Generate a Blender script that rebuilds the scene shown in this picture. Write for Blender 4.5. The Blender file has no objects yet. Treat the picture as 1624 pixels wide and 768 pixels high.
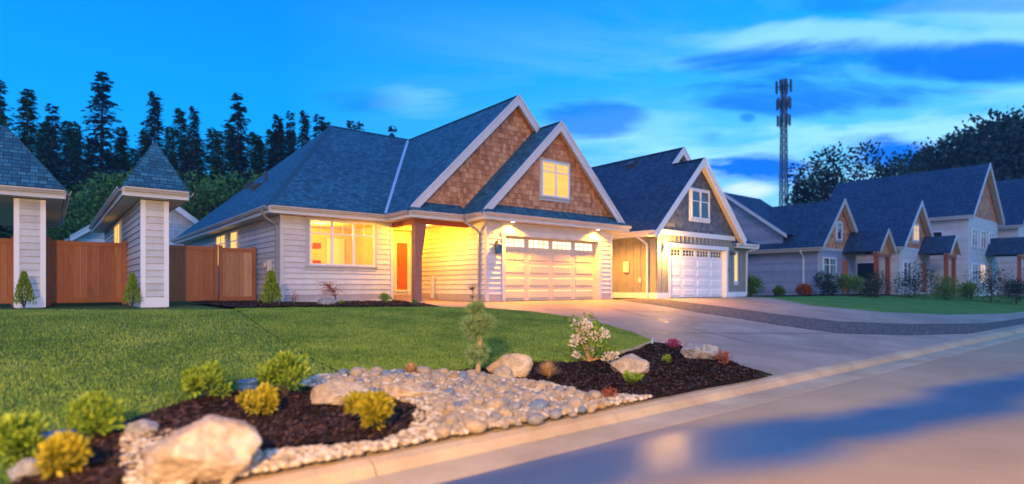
import bpy, math, random
import numpy as np
from mathutils import Vector, noise
random.seed(7); np.random.seed(7)
S = bpy.context.scene; COL = S.collection; R = math.radians
# ------------------------------------------------------------------ camera
# world frame: X along the house fronts, Y away from the street, origin at the left eave corner of the main house
CU, CV, CZ = -5.105, -17.71, 0.52
F = 916.0; HOR = 455.0; SA, CA = 0.779, 0.627          # SA = sin, CA = cos of the angle between view direction and X
cam = bpy.data.cameras.new('camera'); camo = bpy.data.objects.new('camera', cam); COL.objects.link(camo)
camo.location = (CU, CV, CZ); camo.rotation_euler = (R(90), 0, -math.atan2(CA, SA))
cam.sensor_width = 36; cam.lens = F/1624*36; cam.shift_y = (HOR-384)/1624
cam.clip_start = .05; cam.clip_end = 1500
cam.dof.use_dof = True; cam.dof.focus_distance = 13.2; cam.dof.aperture_fstop = 0.42
S.camera = camo
# ------------------------------------------------------------------ exposure
S.view_settings.view_transform = 'Standard'; S.view_settings.look = 'None'
S.view_settings.exposure = 0.32; S.view_settings.gamma = 1.0
S.cycles.max_bounces = 6; S.cycles.diffuse_bounces = 3; S.cycles.transparent_max_bounces = 8
S.cycles.use_denoising = True; S.cycles.sample_clamp_indirect = 4
# ------------------------------------------------------------------ world
SUN_AZ = (0.06, 1.0)      # horizontal direction the light travels, in camera right / forward terms
sx = SUN_AZ[0]*SA + SUN_AZ[1]*CA; sy = -SUN_AZ[0]*CA + SUN_AZ[1]*SA
SUN_EL = R(24)
world = bpy.data.worlds.new("World"); S.world = world; world.use_nodes = True
nt = world.node_tree; nt.nodes.clear()
def N(t, ty, **k):
    n = t.nodes.new(ty)
    for a, b in k.items():
        if a in n.inputs.keys() if isinstance(a, str) else False: n.inputs[a].default_value = b
        else: setattr(n, a, b)
    return n
def ramp(t, fac, stops, interp='LINEAR'):
    r = t.nodes.new('ShaderNodeValToRGB'); r.color_ramp.interpolation = interp
    el = r.color_ramp.elements
    while len(el) < len(stops): el.new(.5)
    for e, (p, c) in zip(el, stops):
        e.position = p; e.color = (*c, 1) if len(c) == 3 else c
    t.links.new(fac, r.inputs[0]); return r.outputs[0]
def math_(t, op, a, b=None, clamp=False):
    n = t.nodes.new('ShaderNodeMath'); n.operation = op; n.use_clamp = clamp
    for i, x in enumerate((a, b)):
        if x is None: continue
        if isinstance(x, (int, float)): n.inputs[i].default_value = x
        else: t.links.new(x, n.inputs[i])
    return n.outputs[0]
def mixc(t, fac, a, b, mode='MIX'):
    n = t.nodes.new('ShaderNodeMix'); n.data_type = 'RGBA'; n.blend_type = mode
    for i, x in ((0, fac), (6, a), (7, b)):
        if isinstance(x, (int, float)): n.inputs[i].default_value = x
        elif isinstance(x, tuple): n.inputs[i].default_value = (*x, 1) if len(x) == 3 else x
        else: t.links.new(x, n.inputs[i])
    return n.outputs[2]
def srgb(r, g, b):
    f = lambda c: (c/255/12.92 if c/255 <= .04045 else ((c/255+.055)/1.055)**2.4)
    return (f(r), f(g), f(b))
tc = nt.nodes.new('ShaderNodeTexCoord')
sep = nt.nodes.new('ShaderNodeSeparateXYZ'); nt.links.new(tc.outputs['Generated'], sep.inputs[0])
X, Y, Z = sep.outputs
elev = math_(nt, 'MAXIMUM', Z, 0.0)
right = math_(nt, 'ADD', math_(nt, 'MULTIPLY', X, SA), math_(nt, 'MULTIPLY', Y, -CA))     # + towards the brighter side of the dusk sky
deep = ramp(nt, elev, [(0, srgb(60,150,225)), (.13, srgb(20,150,232)), (.26, srgb(0,145,235)), (.42, srgb(0,125,232)), (.6, (.02,.20,.85)), (1, (.04,.25,.95))])
pale = ramp(nt, elev, [(0, srgb(110,180,230)), (.13, srgb(110,185,235)), (.24, srgb(75,175,238)), (.34, srgb(30,155,238)), (.46, srgb(0,132,235)), (.6, (.02,.20,.85)), (1, (.04,.25,.95))])
sideb = ramp(nt, math_(nt, 'MULTIPLY_ADD', right, 0.5), [(0, (0,0,0)), (1, (1,1,1))])
mr = nt.nodes.new('ShaderNodeMapRange'); nt.links.new(right, mr.inputs[0]); mr.inputs[1].default_value = -.35; mr.inputs[2].default_value = .25
sky = mixc(nt, mr.outputs[0], deep, pale)
# clouds: noise on the plane overhead, stretched along the horizon
den = math_(nt, 'ADD', elev, 0.12)
cmb = nt.nodes.new('ShaderNodeCombineXYZ')
rr = math_(nt, 'DIVIDE', right, den)
fwd = math_(nt, 'ADD', math_(nt, 'MULTIPLY', X, CA), math_(nt, 'MULTIPLY', Y, SA))
ff = math_(nt, 'DIVIDE', fwd, den)
nt.links.new(rr, cmb.inputs[0]); nt.links.new(ff, cmb.inputs[1])
def wn(scale, off, detail=6, rough=.55, dist=.4):
    mp = nt.nodes.new('ShaderNodeMapping'); mp.inputs['Location'].default_value = off; mp.inputs['Scale'].default_value = scale
    nt.links.new(cmb.outputs[0], mp.inputs[0])
    n = nt.nodes.new('ShaderNodeTexNoise'); n.inputs['Scale'].default_value = 1; n.inputs['Detail'].default_value = detail
    n.inputs['Roughness'].default_value = rough; n.inputs['Distortion'].default_value = dist
    nt.links.new(mp.outputs[0], n.inputs['Vector']); return n.outputs['Fac']
n1 = wn((1.1, 1.6, 1), (1.3, 5.2, 0), 8, .6, .6)
n2 = wn((.5, 1.0, 1), (4.1, 1.2, 3), 8, .62, .8)
fw = math_(nt, 'MAXIMUM', fwd, .05); front_ = math_(nt, 'GREATER_THAN', fwd, .05)
ta = math_(nt, 'DIVIDE', right, fw); tb = math_(nt, 'DIVIDE', Z, fw)
def bank(px, py, rx, ry, k=1.0, nz=1.5):
    a = math_(nt, 'DIVIDE', math_(nt, 'SUBTRACT', ta, (px-812)/F), rx/F); b = math_(nt, 'DIVIDE', math_(nt, 'SUBTRACT', tb, (HOR-py)/F), ry/F)
    d = math_(nt, 'ADD', math_(nt, 'MULTIPLY', a, a), math_(nt, 'MULTIPLY', b, b))
    m = math_(nt, 'SUBTRACT', 1.0, d); m = math_(nt, 'ADD', m, math_(nt, 'MULTIPLY', math_(nt, 'SUBTRACT', n1, .5), nz*3.2))
    m = math_(nt, 'MULTIPLY', m, front_)
    return math_(nt, 'MULTIPLY', ramp(nt, m, [(.0, (0,0,0)), (1.0, (1,1,1))], 'EASE'), k)
def union(lst):
    o = lst[0]
    for q in lst[1:]: o = math_(nt, 'MAXIMUM', o, q)
    return o
# pale glow banks on the right, wisps over the ridge
pb = union([bank(1330,60,330,34,.6), bank(1180,245,330,55,.75), bank(1560,220,260,80,.8), bank(650,165,90,30,.35), bank(1000,215,200,40,.4), bank(1560,20,200,40,.4)])
sky = mixc(nt, pb, sky, srgb(150,212,250))
lowb = ramp(nt, elev, [(0, (1,1,1)), (.34, (.8,.8,.8)), (.46, (0,0,0)), (1, (0,0,0))])
c2 = ramp(nt, n2, [(.44, (0,0,0)), (.66, (1,1,1))]); c2 = math_(nt, 'MULTIPLY', math_(nt, 'MULTIPLY', c2, mr.outputs[0]), lowb)
sky = mixc(nt, math_(nt, 'MULTIPLY', c2, .45), sky, srgb(170,222,250))
db = union([bank(1400,100,330,40,.95), bank(1330,152,240,40,.85), bank(1215,268,120,34,1), bank(1420,255,150,40,1), bank(940,190,90,32,.75), bank(1130,222,34,18,.6), bank(580,165,110,24,.5), bank(1185,187,16,10,.7), bank(1500,8,300,18,.5), bank(-300,200,300,60,.5), bank(2000,150,300,60,.7)])
sky = mixc(nt, db, sky, srgb(0,105,222))
wb = union([bank(1185,300,60,18,.8,1.0)])
sky = mixc(nt, wb, sky, srgb(205,225,245))
bk = nt.nodes.new('ShaderNodeMapRange'); nt.links.new(fwd, bk.inputs[0]); bk.inputs[1].default_value = .1; bk.inputs[2].default_value = -.6      # unseen sky behind the camera, brightened to light the house fronts
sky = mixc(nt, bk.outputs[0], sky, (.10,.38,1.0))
nish = nt.nodes.new('ShaderNodeTexSky'); nish.sky_type = 'NISHITA'; nish.sun_disc = False
nish.sun_elevation = SUN_EL; nish.sun_rotation = math.atan2(-sx, -sy)
sky = mixc(nt, .0015, sky, nish.outputs[0], 'ADD')
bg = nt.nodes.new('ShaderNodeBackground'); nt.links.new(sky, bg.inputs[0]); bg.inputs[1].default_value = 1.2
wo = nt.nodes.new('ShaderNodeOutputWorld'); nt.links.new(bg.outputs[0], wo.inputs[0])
# ------------------------------------------------------------------ sun (the low warm light from the street side)
sun = bpy.data.lights.new('sun', 'SUN'); sun.energy = 0.55; sun.angle = R(12); sun.color = (1, .62, .34)
so = bpy.data.objects.new('sun', sun); COL.objects.link(so)
so.rotation_euler = Vector((sx*math.cos(SUN_EL), sy*math.cos(SUN_EL), -math.sin(SUN_EL))).to_track_quat('-Z', 'Y').to_euler()

# ------------------------------------------------------------------ ground shape and pixel helpers
def g(u, v):
    t = min(1, max(0, (-3.6 - v)/9.6)); t = .45*t*t*(3-2*t) + .55*t
    return -.93*t
def ray(px, py):
    a = (px-812)/F; b = (HOR-py)/F
    return a*SA + CA, -a*CA + SA, b           # per metre of depth
def gp(px, py, z0=None):
    du, dv, dz = ray(px, py); d = 2.0
    while d < 90:
        u, v, z = CU+du*d, CV+dv*d, CZ+dz*d
        if z <= (g(u, v) if z0 is None else z0): break
        d += .02
    return u, v
def at(px, d):
    du, dv, _ = ray(px, 0); return CU+du*d, CV+dv*d
def depth(u, v): return (u-CU)*CA + (v-CV)*SA

# ------------------------------------------------------------------ mesh builder
class MB:
    def __init__(s): s.v = []; s.f = []; s.t = []; s.uv = []; s.sm = False
    def face(s, pts, tone=.5, uv=None):
        i = len(s.v); s.v += [tuple(p) for p in pts]; s.f.append(tuple(range(i, i+len(pts)))); s.t.append(tone)
        s.uv.append(uv); return s
    def mesh(s, verts, faces, tone=.5):
        i = len(s.v); s.v += [tuple(p) for p in verts]
        for f in faces: s.f.append(tuple(i+k for k in f)); s.t.append(tone); s.uv.append(None)
        return s
    def box(s, a, b, tone=.5):
        x0, y0, z0 = [min(a[i], b[i]) for i in range(3)]; x1, y1, z1 = [max(a[i], b[i]) for i in range(3)]
        vs = [(x0,y0,z0),(x1,y0,z0),(x1,y1,z0),(x0,y1,z0),(x0,y0,z1),(x1,y0,z1),(x1,y1,z1),(x0,y1,z1)]
        return s.mesh(vs, [(0,3,2,1),(4,5,6,7),(0,1,5,4),(1,2,6,5),(2,3,7,6),(3,0,4,7)], tone)
    def prism(s, poly, d, tone=.5):          # poly: 3D points, d: extrusion vector
        n = len(poly); vs = [Vector(p) for p in poly] + [Vector(p)+Vector(d) for p in poly]
        fs = [tuple(range(n)), tuple(reversed(range(n, 2*n)))] + [(i, i+n, (i+1) % n+n, (i+1) % n) for i in range(n)]
        return s.mesh(vs, fs, tone)
    def beam(s, p, q, w, h, up=(0,0,1), tone=.5):
        p, q = Vector(p), Vector(q); d = (q-p).normalized(); up = Vector(up)
        a = d.cross(up).normalized()*(w/2); b = a.cross(d).normalized()*(h/2)
        return s.prism([p+a+b, p-a+b, p-a-b, p+a-b], q-p, tone)
    def tube(s, path, r, n=8, tone=.5, rot=0):
        path = [Vector(p) for p in path]; rs = r if isinstance(r, (list, tuple)) else [r]*len(path)
        i0 = len(s.v); up = None
        for k, p in enumerate(path):
            d = (path[min(k+1, len(path)-1)] - path[max(k-1, 0)]).normalized()
            ref = Vector((0,0,1)) if abs(d.z) < .9 else Vector((0,1,0))
            a = d.cross(ref).normalized(); b = a.cross(d)
            for j in range(n):
                t = 2*math.pi*(j+rot)/n; s.v.append(tuple(p + (a*math.cos(t)+b*math.sin(t))*rs[k]))
        for k in range(len(path)-1):
            for j in range(n):
                a = i0+k*n+j; b = i0+k*n+(j+1) % n
                s.f.append((a, b, b+n, a+n)); s.t.append(tone); s.uv.append(None)
        s.f.append(tuple(i0+j for j in reversed(range(n)))); s.t.append(tone); s.uv.append(None)
        s.f.append(tuple(i0+(len(path)-1)*n+j for j in range(n))); s.t.append(tone); s.uv.append(None)
        return s
ORG = {}
def obj(name, mb, mat, parent=None, kind=None, origin=None):
    if parent is not None: o0 = ORG[parent.name]
    elif origin is not None: o0 = Vector(origin)
    else: o0 = Vector((0,0,0))
    me = bpy.data.meshes.new(name)
    me.from_pydata([(p[0]-o0.x, p[1]-o0.y, p[2]-o0.z) for p in mb.v], [], mb.f)
    if isinstance(mat, (list, tuple)):
        for m in mat: me.materials.append(m)
    else: me.materials.append(mat)
    a = me.attributes.new('tone', 'FLOAT', 'FACE'); a.data.foreach_set('value', mb.t)
    if any(x is not None for x in mb.uv):
        ul = me.uv_layers.new(name='UVMap'); k = 0
        for fi, f in enumerate(mb.f):
            for j in range(len(f)):
                if mb.uv[fi] is not None: ul.data[k].uv = mb.uv[fi][j]
                k += 1
    if mb.sm: me.polygons.foreach_set('use_smooth', [True]*len(mb.f))
    o = bpy.data.objects.new(name, me); COL.objects.link(o)
    if parent is not None: o.parent = parent
    else: o.location = o0
    ORG[o.name] = o0
    if kind: o['kind'] = kind
    return o
def thing(name, label, cat, loc, group=None):
    o = bpy.data.objects.new(name, None); COL.objects.link(o); o.location = loc
    o.empty_display_size = .3; o['label'] = label; o['category'] = cat
    if group: o['group'] = group
    ORG[o.name] = Vector(loc); return o
def tag(o, label, cat, group=None):
    o['label'] = label; o['category'] = cat
    if group: o['group'] = group
    return o
def dup(src, loc, rz=0, sc=1.0, label=None, group=None):
    c = src.copy(); COL.objects.link(c); c.location = loc; c.rotation_euler = (0,0,rz); c.scale = (sc,)*3 if not isinstance(sc, tuple) else sc
    if label: c['label'] = label
    if group: c['group'] = group
    for ch in src.children:
        d = ch.copy(); COL.objects.link(d); d.parent = c
        for gch in ch.children:
            e = gch.copy(); COL.objects.link(e); e.parent = d
    return c

# ------------------------------------------------------------------ materials
MATS = {}
def mat(name, color=(.5,.5,.5), rough=.6, spec=.4, metal=0, build=None):
    m = bpy.data.materials.new(name); m.use_nodes = True; t = m.node_tree
    b = t.nodes['Principled BSDF']; b.inputs['Base Color'].default_value = (*color, 1)
    b.inputs['Roughness'].default_value = rough; b.inputs['Specular IOR Level'].default_value = spec; b.inputs['Metallic'].default_value = metal
    if build: build(t, b)
    MATS[name] = m; return m
def noise_(t, scale, detail=4, rough=.6, coord='Object', stretch=None, dist=0):
    c = t.nodes.new('ShaderNodeTexCoord'); n = t.nodes.new('ShaderNodeTexNoise')
    n.inputs['Scale'].default_value = scale; n.inputs['Detail'].default_value = detail; n.inputs['Roughness'].default_value = rough; n.inputs['Distortion'].default_value = dist
    if stretch:
        mp = t.nodes.new('ShaderNodeMapping'); mp.inputs['Scale'].default_value = stretch
        t.links.new(c.outputs[coord], mp.inputs[0]); t.links.new(mp.outputs[0], n.inputs['Vector'])
    else: t.links.new(c.outputs[coord], n.inputs['Vector'])
    return n.outputs['Fac']
def bump(t, b, h, dist=.01, strength=.6):
    n = t.nodes.new('ShaderNodeBump'); n.inputs['Distance'].default_value = dist; n.inputs['Strength'].default_value = strength
    t.links.new(h, n.inputs['Height']); t.links.new(n.outputs[0], b.inputs['Normal'])
def tone_attr(t):
    n = t.nodes.new('ShaderNodeAttribute'); n.attribute_name = 'tone'; return n.outputs['Fac']
def painted(name, c, rough=.55, var=.12, grime=.15, nscale=3):
    def bd(t, b):
        n = noise_(t, nscale, 5); n2 = noise_(t, 60, 2)
        d = tuple(x*(1-grime) for x in c)
        k = ramp(t, n, [(.35, d), (.65, c)])
        k = mixc(t, .12, k, tone_col(t), 'OVERLAY')
        t.links.new(k, b.inputs['Base Color']); bump(t, b, n2, .002, .4)
    return mat(name, c, rough, .35, 0, bd)
def tone_col(t):
    a = tone_attr(t); return ramp(t, a, [(0, (0,0,0)), (1, (1,1,1))])
def toned(name, stops, rough=.8, nscale=20, nmix=.35, spec=.25, bumpd=.004, stretch=None, trans=0):
    def bd(t, b):
        a = tone_attr(t); n = noise_(t, nscale, 5, .65, stretch=stretch)
        f = math_(t, 'ADD', math_(t, 'MULTIPLY', a, 1-nmix), math_(t, 'MULTIPLY', n, nmix))
        k = ramp(t, f, stops); t.links.new(k, b.inputs['Base Color'])
        if bumpd: bump(t, b, n, bumpd, .6)
        if trans: b.inputs['Transmission Weight'].default_value = 0
    return mat(name, stops[0][1], rough, spec, 0, bd)
def shingle(name, c0, c1, c2):
    def bd(t, b):
        uv = t.nodes.new('ShaderNodeUVMap'); uv.uv_map = 'UVMap'
        br = t.nodes.new('ShaderNodeTexBrick'); t.links.new(uv.outputs[0], br.inputs['Vector'])
        br.inputs['Scale'].default_value = 1; br.inputs['Brick Width'].default_value = .17; br.inputs['Row Height'].default_value = .12
        br.inputs['Mortar Size'].default_value = .008; br.inputs['Mortar Smooth'].default_value = .3; br.offset = .37; br.offset_frequency = 3
        br.inputs['Color1'].default_value = (0,0,0,1); br.inputs['Color2'].default_value = (1,1,1,1); br.inputs['Mortar'].default_value = (0,0,0,1)
        sp = t.nodes.new('ShaderNodeSeparateXYZ'); t.links.new(uv.outputs[0], sp.inputs[0])
        saw = math_(t, 'FRACT', math_(t, 'DIVIDE', sp.outputs[1], .12))
        n = noise_(t, 90, 3, .7); n2 = noise_(t, .35, 4, .6)
        f = math_(t, 'ADD', math_(t, 'MULTIPLY', br.outputs['Color'], .5), math_(t, 'ADD', math_(t, 'MULTIPLY', n, .35), math_(t, 'MULTIPLY', n2, .25)))
        k = ramp(t, f, [(.15, c0), (.5, c1), (.95, c2)])
        k = mixc(t, math_(t, 'MULTIPLY', br.outputs['Fac'], .75), k, tuple(x*.25 for x in c0))
        edge = ramp(t, saw, [(0, (.25,.25,.25)), (.14, (1,1,1)), (1, (1,1,1))])
        k = mixc(t, .8, k, edge, 'MULTIPLY')
        t.links.new(k, b.inputs['Base Color'])
        h = math_(t, 'ADD', math_(t, 'MULTIPLY', math_(t, 'SUBTRACT', 1.0, saw), 1.0), math_(t, 'MULTIPLY', br.outputs['Color'], .35))
        h = math_(t, 'ADD', h, math_(t, 'MULTIPLY', n, .3))
        bump(t, b, h, .014, .8)
    return mat(name, c1, .78, .35, 0, bd)

M = MATS
painted('siding', (.60,.59,.57)); painted('siding_grey', (.27,.31,.40)); painted('siding_green', (.26,.28,.27)); painted('board_batten', (.27,.27,.25))
painted('trim', (.48,.47,.44), grime=.08); painted('rake', (.58,.60,.62), grime=.08); toned('gate_wood', [(.1,(.22,.09,.04)), (.4,(.50,.24,.11)), (.7,(.68,.40,.22)), (1,(.74,.52,.32))], .7, 7, .55, stretch=(5,5,.8), bumpd=.006)
painted('white_trim', (.80,.79,.76), grime=.05); painted('gutter', (.50,.46,.42), .45)
painted('base_board', (.38,.35,.36)); painted('soffit', (.62,.56,.46)); painted('door_paint', (.56,.48,.36), .5, grime=.04); painted('door_white', (.80,.80,.80), .45, grime=.03)
painted('frame_white', (.78,.78,.78), .4, grime=.03); painted('room_paint', (.80,.62,.36), .8); painted('red_door', (.50,.12,.03), .4)
painted('pipe', (.30,.29,.30), .4); painted('metal_dark', (.06,.06,.07), .4); painted('valley_metal', (.35,.50,.62), .35); painted('plastic_box', (.62,.60,.52), .5)
shingle('shingle', (.010,.046,.070), (.021,.105,.150), (.055,.215,.28))
shingle('shingle_navy', (.008,.022,.05), (.018,.045,.09), (.045,.095,.16))
toned('cedar', [(.0,(.27,.11,.05)), (.45,(.48,.22,.105)), (.75,(.60,.31,.16)), (1,(.68,.42,.25))], .75, 14, .3, stretch=(1,1,.25))
toned('slate_shake', [(.0,(.075,.085,.10)), (.5,(.13,.145,.165)), (1,(.21,.225,.24))], .75, 14, .3)
toned('fence_wood', [(.1,(.20,.06,.022)), (.45,(.46,.17,.065)), (.75,(.60,.27,.12)), (1,(.70,.40,.21))], .7, 9, .5, stretch=(4,4,.35), bumpd=.006)
toned('timber', [(.2,(.20,.085,.055)), (.8,(.38,.19,.13))], .55, 9, .8, stretch=(5,5,.3))
toned('timber_red', [(.2,(.22,.05,.02)), (.8,(.40,.11,.045))], .55, 9, .8, stretch=(.4,5,5))
toned('bark', [(.2,(.035,.025,.018)), (.8,(.12,.09,.065))], .9, 12, .8)
toned('pale_bark', [(.2,(.30,.22,.10)), (.8,(.55,.42,.22))], .8, 25, .8)
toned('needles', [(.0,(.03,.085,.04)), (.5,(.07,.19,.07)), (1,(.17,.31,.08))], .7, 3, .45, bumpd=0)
toned('needles_blue', [(.0,(.02,.05,.07)), (.5,(.045,.11,.12)), (1,(.09,.18,.14))], .7, 3, .45, bumpd=0)
toned('needle_ball', [(.0,(.07,.15,.05)), (.5,(.20,.34,.11)), (1,(.48,.60,.24))], .55, 6, .3, bumpd=0)
toned('leaf_lime', [(.0,(.06,.12,.01)), (.5,(.17,.28,.02)), (1,(.36,.46,.05))], .55, 6, .3, bumpd=0)
toned('leaf_yellow', [(.0,(.14,.13,.01)), (.5,(.34,.29,.015)), (1,(.56,.46,.03))], .55, 6, .3, bumpd=0)
toned('leaf_green', [(.0,(.025,.07,.012)), (.5,(.07,.17,.03)), (1,(.18,.30,.05))], .5, 6, .3, bumpd=0)
toned('leaf_dark', [(.0,(.010,.022,.016)), (.5,(.022,.045,.03)), (1,(.05,.08,.045))], .7, 3, .4, bumpd=0)
toned('petal', [(.0,(.60,.50,.34)), (1,(.85,.78,.62))], .6, 8, .3, bumpd=0)
toned('heather', [(.0,(.16,.015,.06)), (1,(.42,.06,.18))], .6, 8, .3, bumpd=0)
toned('rust_leaf', [(.0,(.16,.035,.015)), (1,(.42,.12,.05))], .6, 8, .3, bumpd=0)
toned('straw', [(.0,(.34,.17,.06)), (1,(.68,.44,.20))], .7, 8, .3, bumpd=0)
toned('blue_glaze', [(.0,(.02,.06,.18)), (1,(.04,.12,.30))], .35, 8, .5, .5)
for nm, a, b_, c in (('stone_tan',(.20,.13,.06),(.46,.33,.18),(.66,.55,.38)), ('stone_grey',(.10,.10,.095),(.25,.24,.22),(.45,.44,.41)),
                     ('stone_cream',(.20,.14,.08),(.40,.31,.20),(.58,.49,.36)), ('stone_rust',(.18,.10,.04),(.42,.25,.10),(.58,.42,.22)), ('stone_blue',(.07,.10,.14),(.16,.21,.26),(.34,.40,.44))):
    def bd(t, b, a=a, b_=b_, c=c):
        n = noise_(t, 4.5, 8, .65, dist=.8); n2 = noise_(t, 38, 4, .7); f = math_(t, 'ADD', math_(t, 'MULTIPLY', n, .75), math_(t, 'MULTIPLY', n2, .3))
        t.links.new(ramp(t, f, [(.32, a), (.5, b_), (.68, c)]), b.inputs['Base Color'])
        bump(t, b, math_(t, 'ADD', n, math_(t, 'MULTIPLY', n2, .4)), .02, .8)
    mat(nm, b_, .8, .3, 0, bd)
def bd(t, b):
    n = noise_(t, 140, 3, .7); n2 = noise_(t, .5, 6, .7, dist=.8); f = math_(t, 'ADD', math_(t, 'MULTIPLY', n, .55), math_(t, 'MULTIPLY', n2, .62))
    t.links.new(ramp(t, f, [(.35, (.17,.115,.07)), (.55, (.32,.225,.145)), (.8, (.52,.385,.26))]), b.inputs['Base Color']); bump(t, b, n, .006, .7)
mat('concrete', (.3,.28,.27), .62, .35, 0, bd)
def bd(t, b):
    n = noise_(t, 60, 3, .7); n2 = noise_(t, 1.2, 5, .6); f = math_(t, 'ADD', math_(t, 'MULTIPLY', n, .4), math_(t, 'MULTIPLY', n2, .6))
    t.links.new(ramp(t, f, [(.35, (.34,.24,.13)), (.7, (.60,.45,.26))]), b.inputs['Base Color']); bump(t, b, n, .004, .6)
mat('kerb_concrete', (.4,.36,.3), .7, .3, 0, bd)
def bd(t, b):      # pale dry street with a damp patch, blue sky sheen painted into it
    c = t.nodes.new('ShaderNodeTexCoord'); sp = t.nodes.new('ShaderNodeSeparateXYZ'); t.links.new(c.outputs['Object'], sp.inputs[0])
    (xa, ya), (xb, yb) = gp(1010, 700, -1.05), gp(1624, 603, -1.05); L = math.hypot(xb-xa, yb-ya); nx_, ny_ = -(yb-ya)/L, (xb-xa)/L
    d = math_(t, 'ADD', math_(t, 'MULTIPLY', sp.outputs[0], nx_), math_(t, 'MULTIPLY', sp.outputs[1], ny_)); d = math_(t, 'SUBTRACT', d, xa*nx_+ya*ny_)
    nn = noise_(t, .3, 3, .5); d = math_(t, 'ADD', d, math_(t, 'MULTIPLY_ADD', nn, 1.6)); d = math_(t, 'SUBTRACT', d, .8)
    wet_sheen = ramp(t, math_(t, 'ABSOLUTE', d), [(.2, (1,1,1)), (1.25, (0,0,0))], 'EASE')
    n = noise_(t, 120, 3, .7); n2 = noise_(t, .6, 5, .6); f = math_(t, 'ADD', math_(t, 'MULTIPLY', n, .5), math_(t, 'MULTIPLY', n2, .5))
    dry = ramp(t, f, [(.35, (.27,.185,.09)), (.7, (.47,.335,.175))]); blue_sheen = ramp(t, f, [(.35, (.025,.06,.12)), (.7, (.045,.10,.19))])
    t.links.new(mixc(t, wet_sheen, dry, blue_sheen), b.inputs['Base Color'])
    t.links.new(math_(t, 'SUBTRACT', .72, math_(t, 'MULTIPLY', wet_sheen, .42)), b.inputs['Roughness']); bump(t, b, n, .003, .4)
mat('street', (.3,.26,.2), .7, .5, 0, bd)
def bd(t, b):
    n = noise_(t, 35, 5, .75); n2 = noise_(t, 1.5, 4, .6); f = math_(t, 'ADD', math_(t, 'MULTIPLY', n, .75), math_(t, 'MULTIPLY', n2, .25))
    t.links.new(ramp(t, f, [(.36, (.014,.007,.006)), (.55, (.045,.022,.017)), (.75, (.10,.055,.04))]), b.inputs['Base Color']); bump(t, b, n, .04, 1)
mat('mulch', (.05,.03,.02), .9, .2, 0, bd)
def bd(t, b):
    n = noise_(t, 55, 5, .75); n2 = noise_(t, .9, 5, .6); n3 = noise_(t, 9, 4, .6); f = math_(t, 'ADD', math_(t, 'MULTIPLY', n, .45), math_(t, 'ADD', math_(t, 'MULTIPLY', n3, .25), math_(t, 'MULTIPLY', n2, .3)))
    k = ramp(t, f, [(.36, (.045,.11,.02)), (.5, (.11,.22,.035)), (.66, (.22,.33,.06))])
    t.links.new(k, b.inputs['Base Color']); bump(t, b, n, .03, .9)
mat('lawn', (.05,.12,.02), .85, .15, 0, bd)
def bd(t, b):
    n = noise_(t, 40, 5, .75); n2 = noise_(t, .8, 5, .65, dist=.5); n3 = noise_(t, 5, 4, .6); f = math_(t, 'ADD', math_(t, 'MULTIPLY', n, .5), math_(t, 'MULTIPLY', n3, .5))
    k = ramp(t, f, [(.3, (.035,.075,.015)), (.5, (.085,.155,.03)), (.72, (.17,.23,.06))])
    m_ = ramp(t, math_(t, 'ADD', math_(t, 'MULTIPLY', n2, .7), math_(t, 'MULTIPLY', n3, .3)), [(.53, (0,0,0)), (.62, (1,1,1))])
    k = mixc(t, math_(t, 'MULTIPLY', m_, .7), k, (.10,.085,.06))
    t.links.new(k, b.inputs['Base Color']); bump(t, b, n, .03, .9)
mat('rough_grass', (.08,.14,.03), .9, .15, 0, bd)
def bd(t, b):
    a = tone_attr(t); n = noise_(t, .8, 5, .65); n3 = noise_(t, 6, 3, .6); f = math_(t, 'ADD', math_(t, 'MULTIPLY', a, .35), math_(t, 'ADD', math_(t, 'MULTIPLY', n, .75), math_(t, 'MULTIPLY', n3, .3)))
    t.links.new(ramp(t, math_(t, 'SUBTRACT', f, .2), [(.25, (.05,.12,.018)), (.5, (.13,.26,.035)), (.7, (.30,.40,.07))]), b.inputs['Base Color'])
mat('grass_blade', (.1,.2,.03), .6, .25, 0, bd)
def bd(t, b):
    n = noise_(t, 14, 6, .8); c = t.nodes.new('ShaderNodeTexCoord'); vo = t.nodes.new('ShaderNodeTexVoronoi'); vo.inputs['Scale'].default_value = 22
    t.links.new(c.outputs['Object'], vo.inputs['Vector'])
    sp = t.nodes.new('ShaderNodeSeparateColor'); t.links.new(vo.outputs['Color'], sp.inputs[0])
    k = ramp(t, sp.outputs[0], [(.0, (.05,.045,.04)), (.5, (.14,.12,.10)), (1, (.32,.28,.23))])
    k = mixc(t, 1, k, ramp(t, vo.outputs['Distance'], [(0, (1,1,1)), (.55, (.75,.75,.75)), (.9, (.15,.15,.15))]), 'MULTIPLY')
    t.links.new(k, b.inputs['Base Color']); bump(t, b, math_(t, 'SUBTRACT', 1.0, vo.outputs['Distance']), .03, 1)
mat('gravel', (.14,.12,.10), .8, .3, 0, bd)
def bd(t, b):
    c = t.nodes.new('ShaderNodeTexCoord'); vo = t.nodes.new('ShaderNodeTexVoronoi'); vo.inputs['Scale'].default_value = 26
    t.links.new(c.outputs['Object'], vo.inputs['Vector'])
    sp = t.nodes.new('ShaderNodeSeparateColor'); t.links.new(vo.outputs['Color'], sp.inputs[0])
    k = ramp(t, sp.outputs[0], [(.0, (.20,.14,.07)), (.35, (.42,.33,.20)), (.7, (.60,.52,.38)), (1, (.34,.33,.31))])
    k = mixc(t, 1, k, ramp(t, vo.outputs['Distance'], [(0, (1,1,1)), (.55, (.8,.8,.8)), (.9, (.2,.18,.15))]), 'MULTIPLY')
    t.links.new(k, b.inputs['Base Color']); bump(t, b, math_(t, 'SUBTRACT', 1.0, vo.outputs['Distance']), .03, 1)
mat('pea_gravel', (.4,.33,.22), .8, .3, 0, bd)
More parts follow.
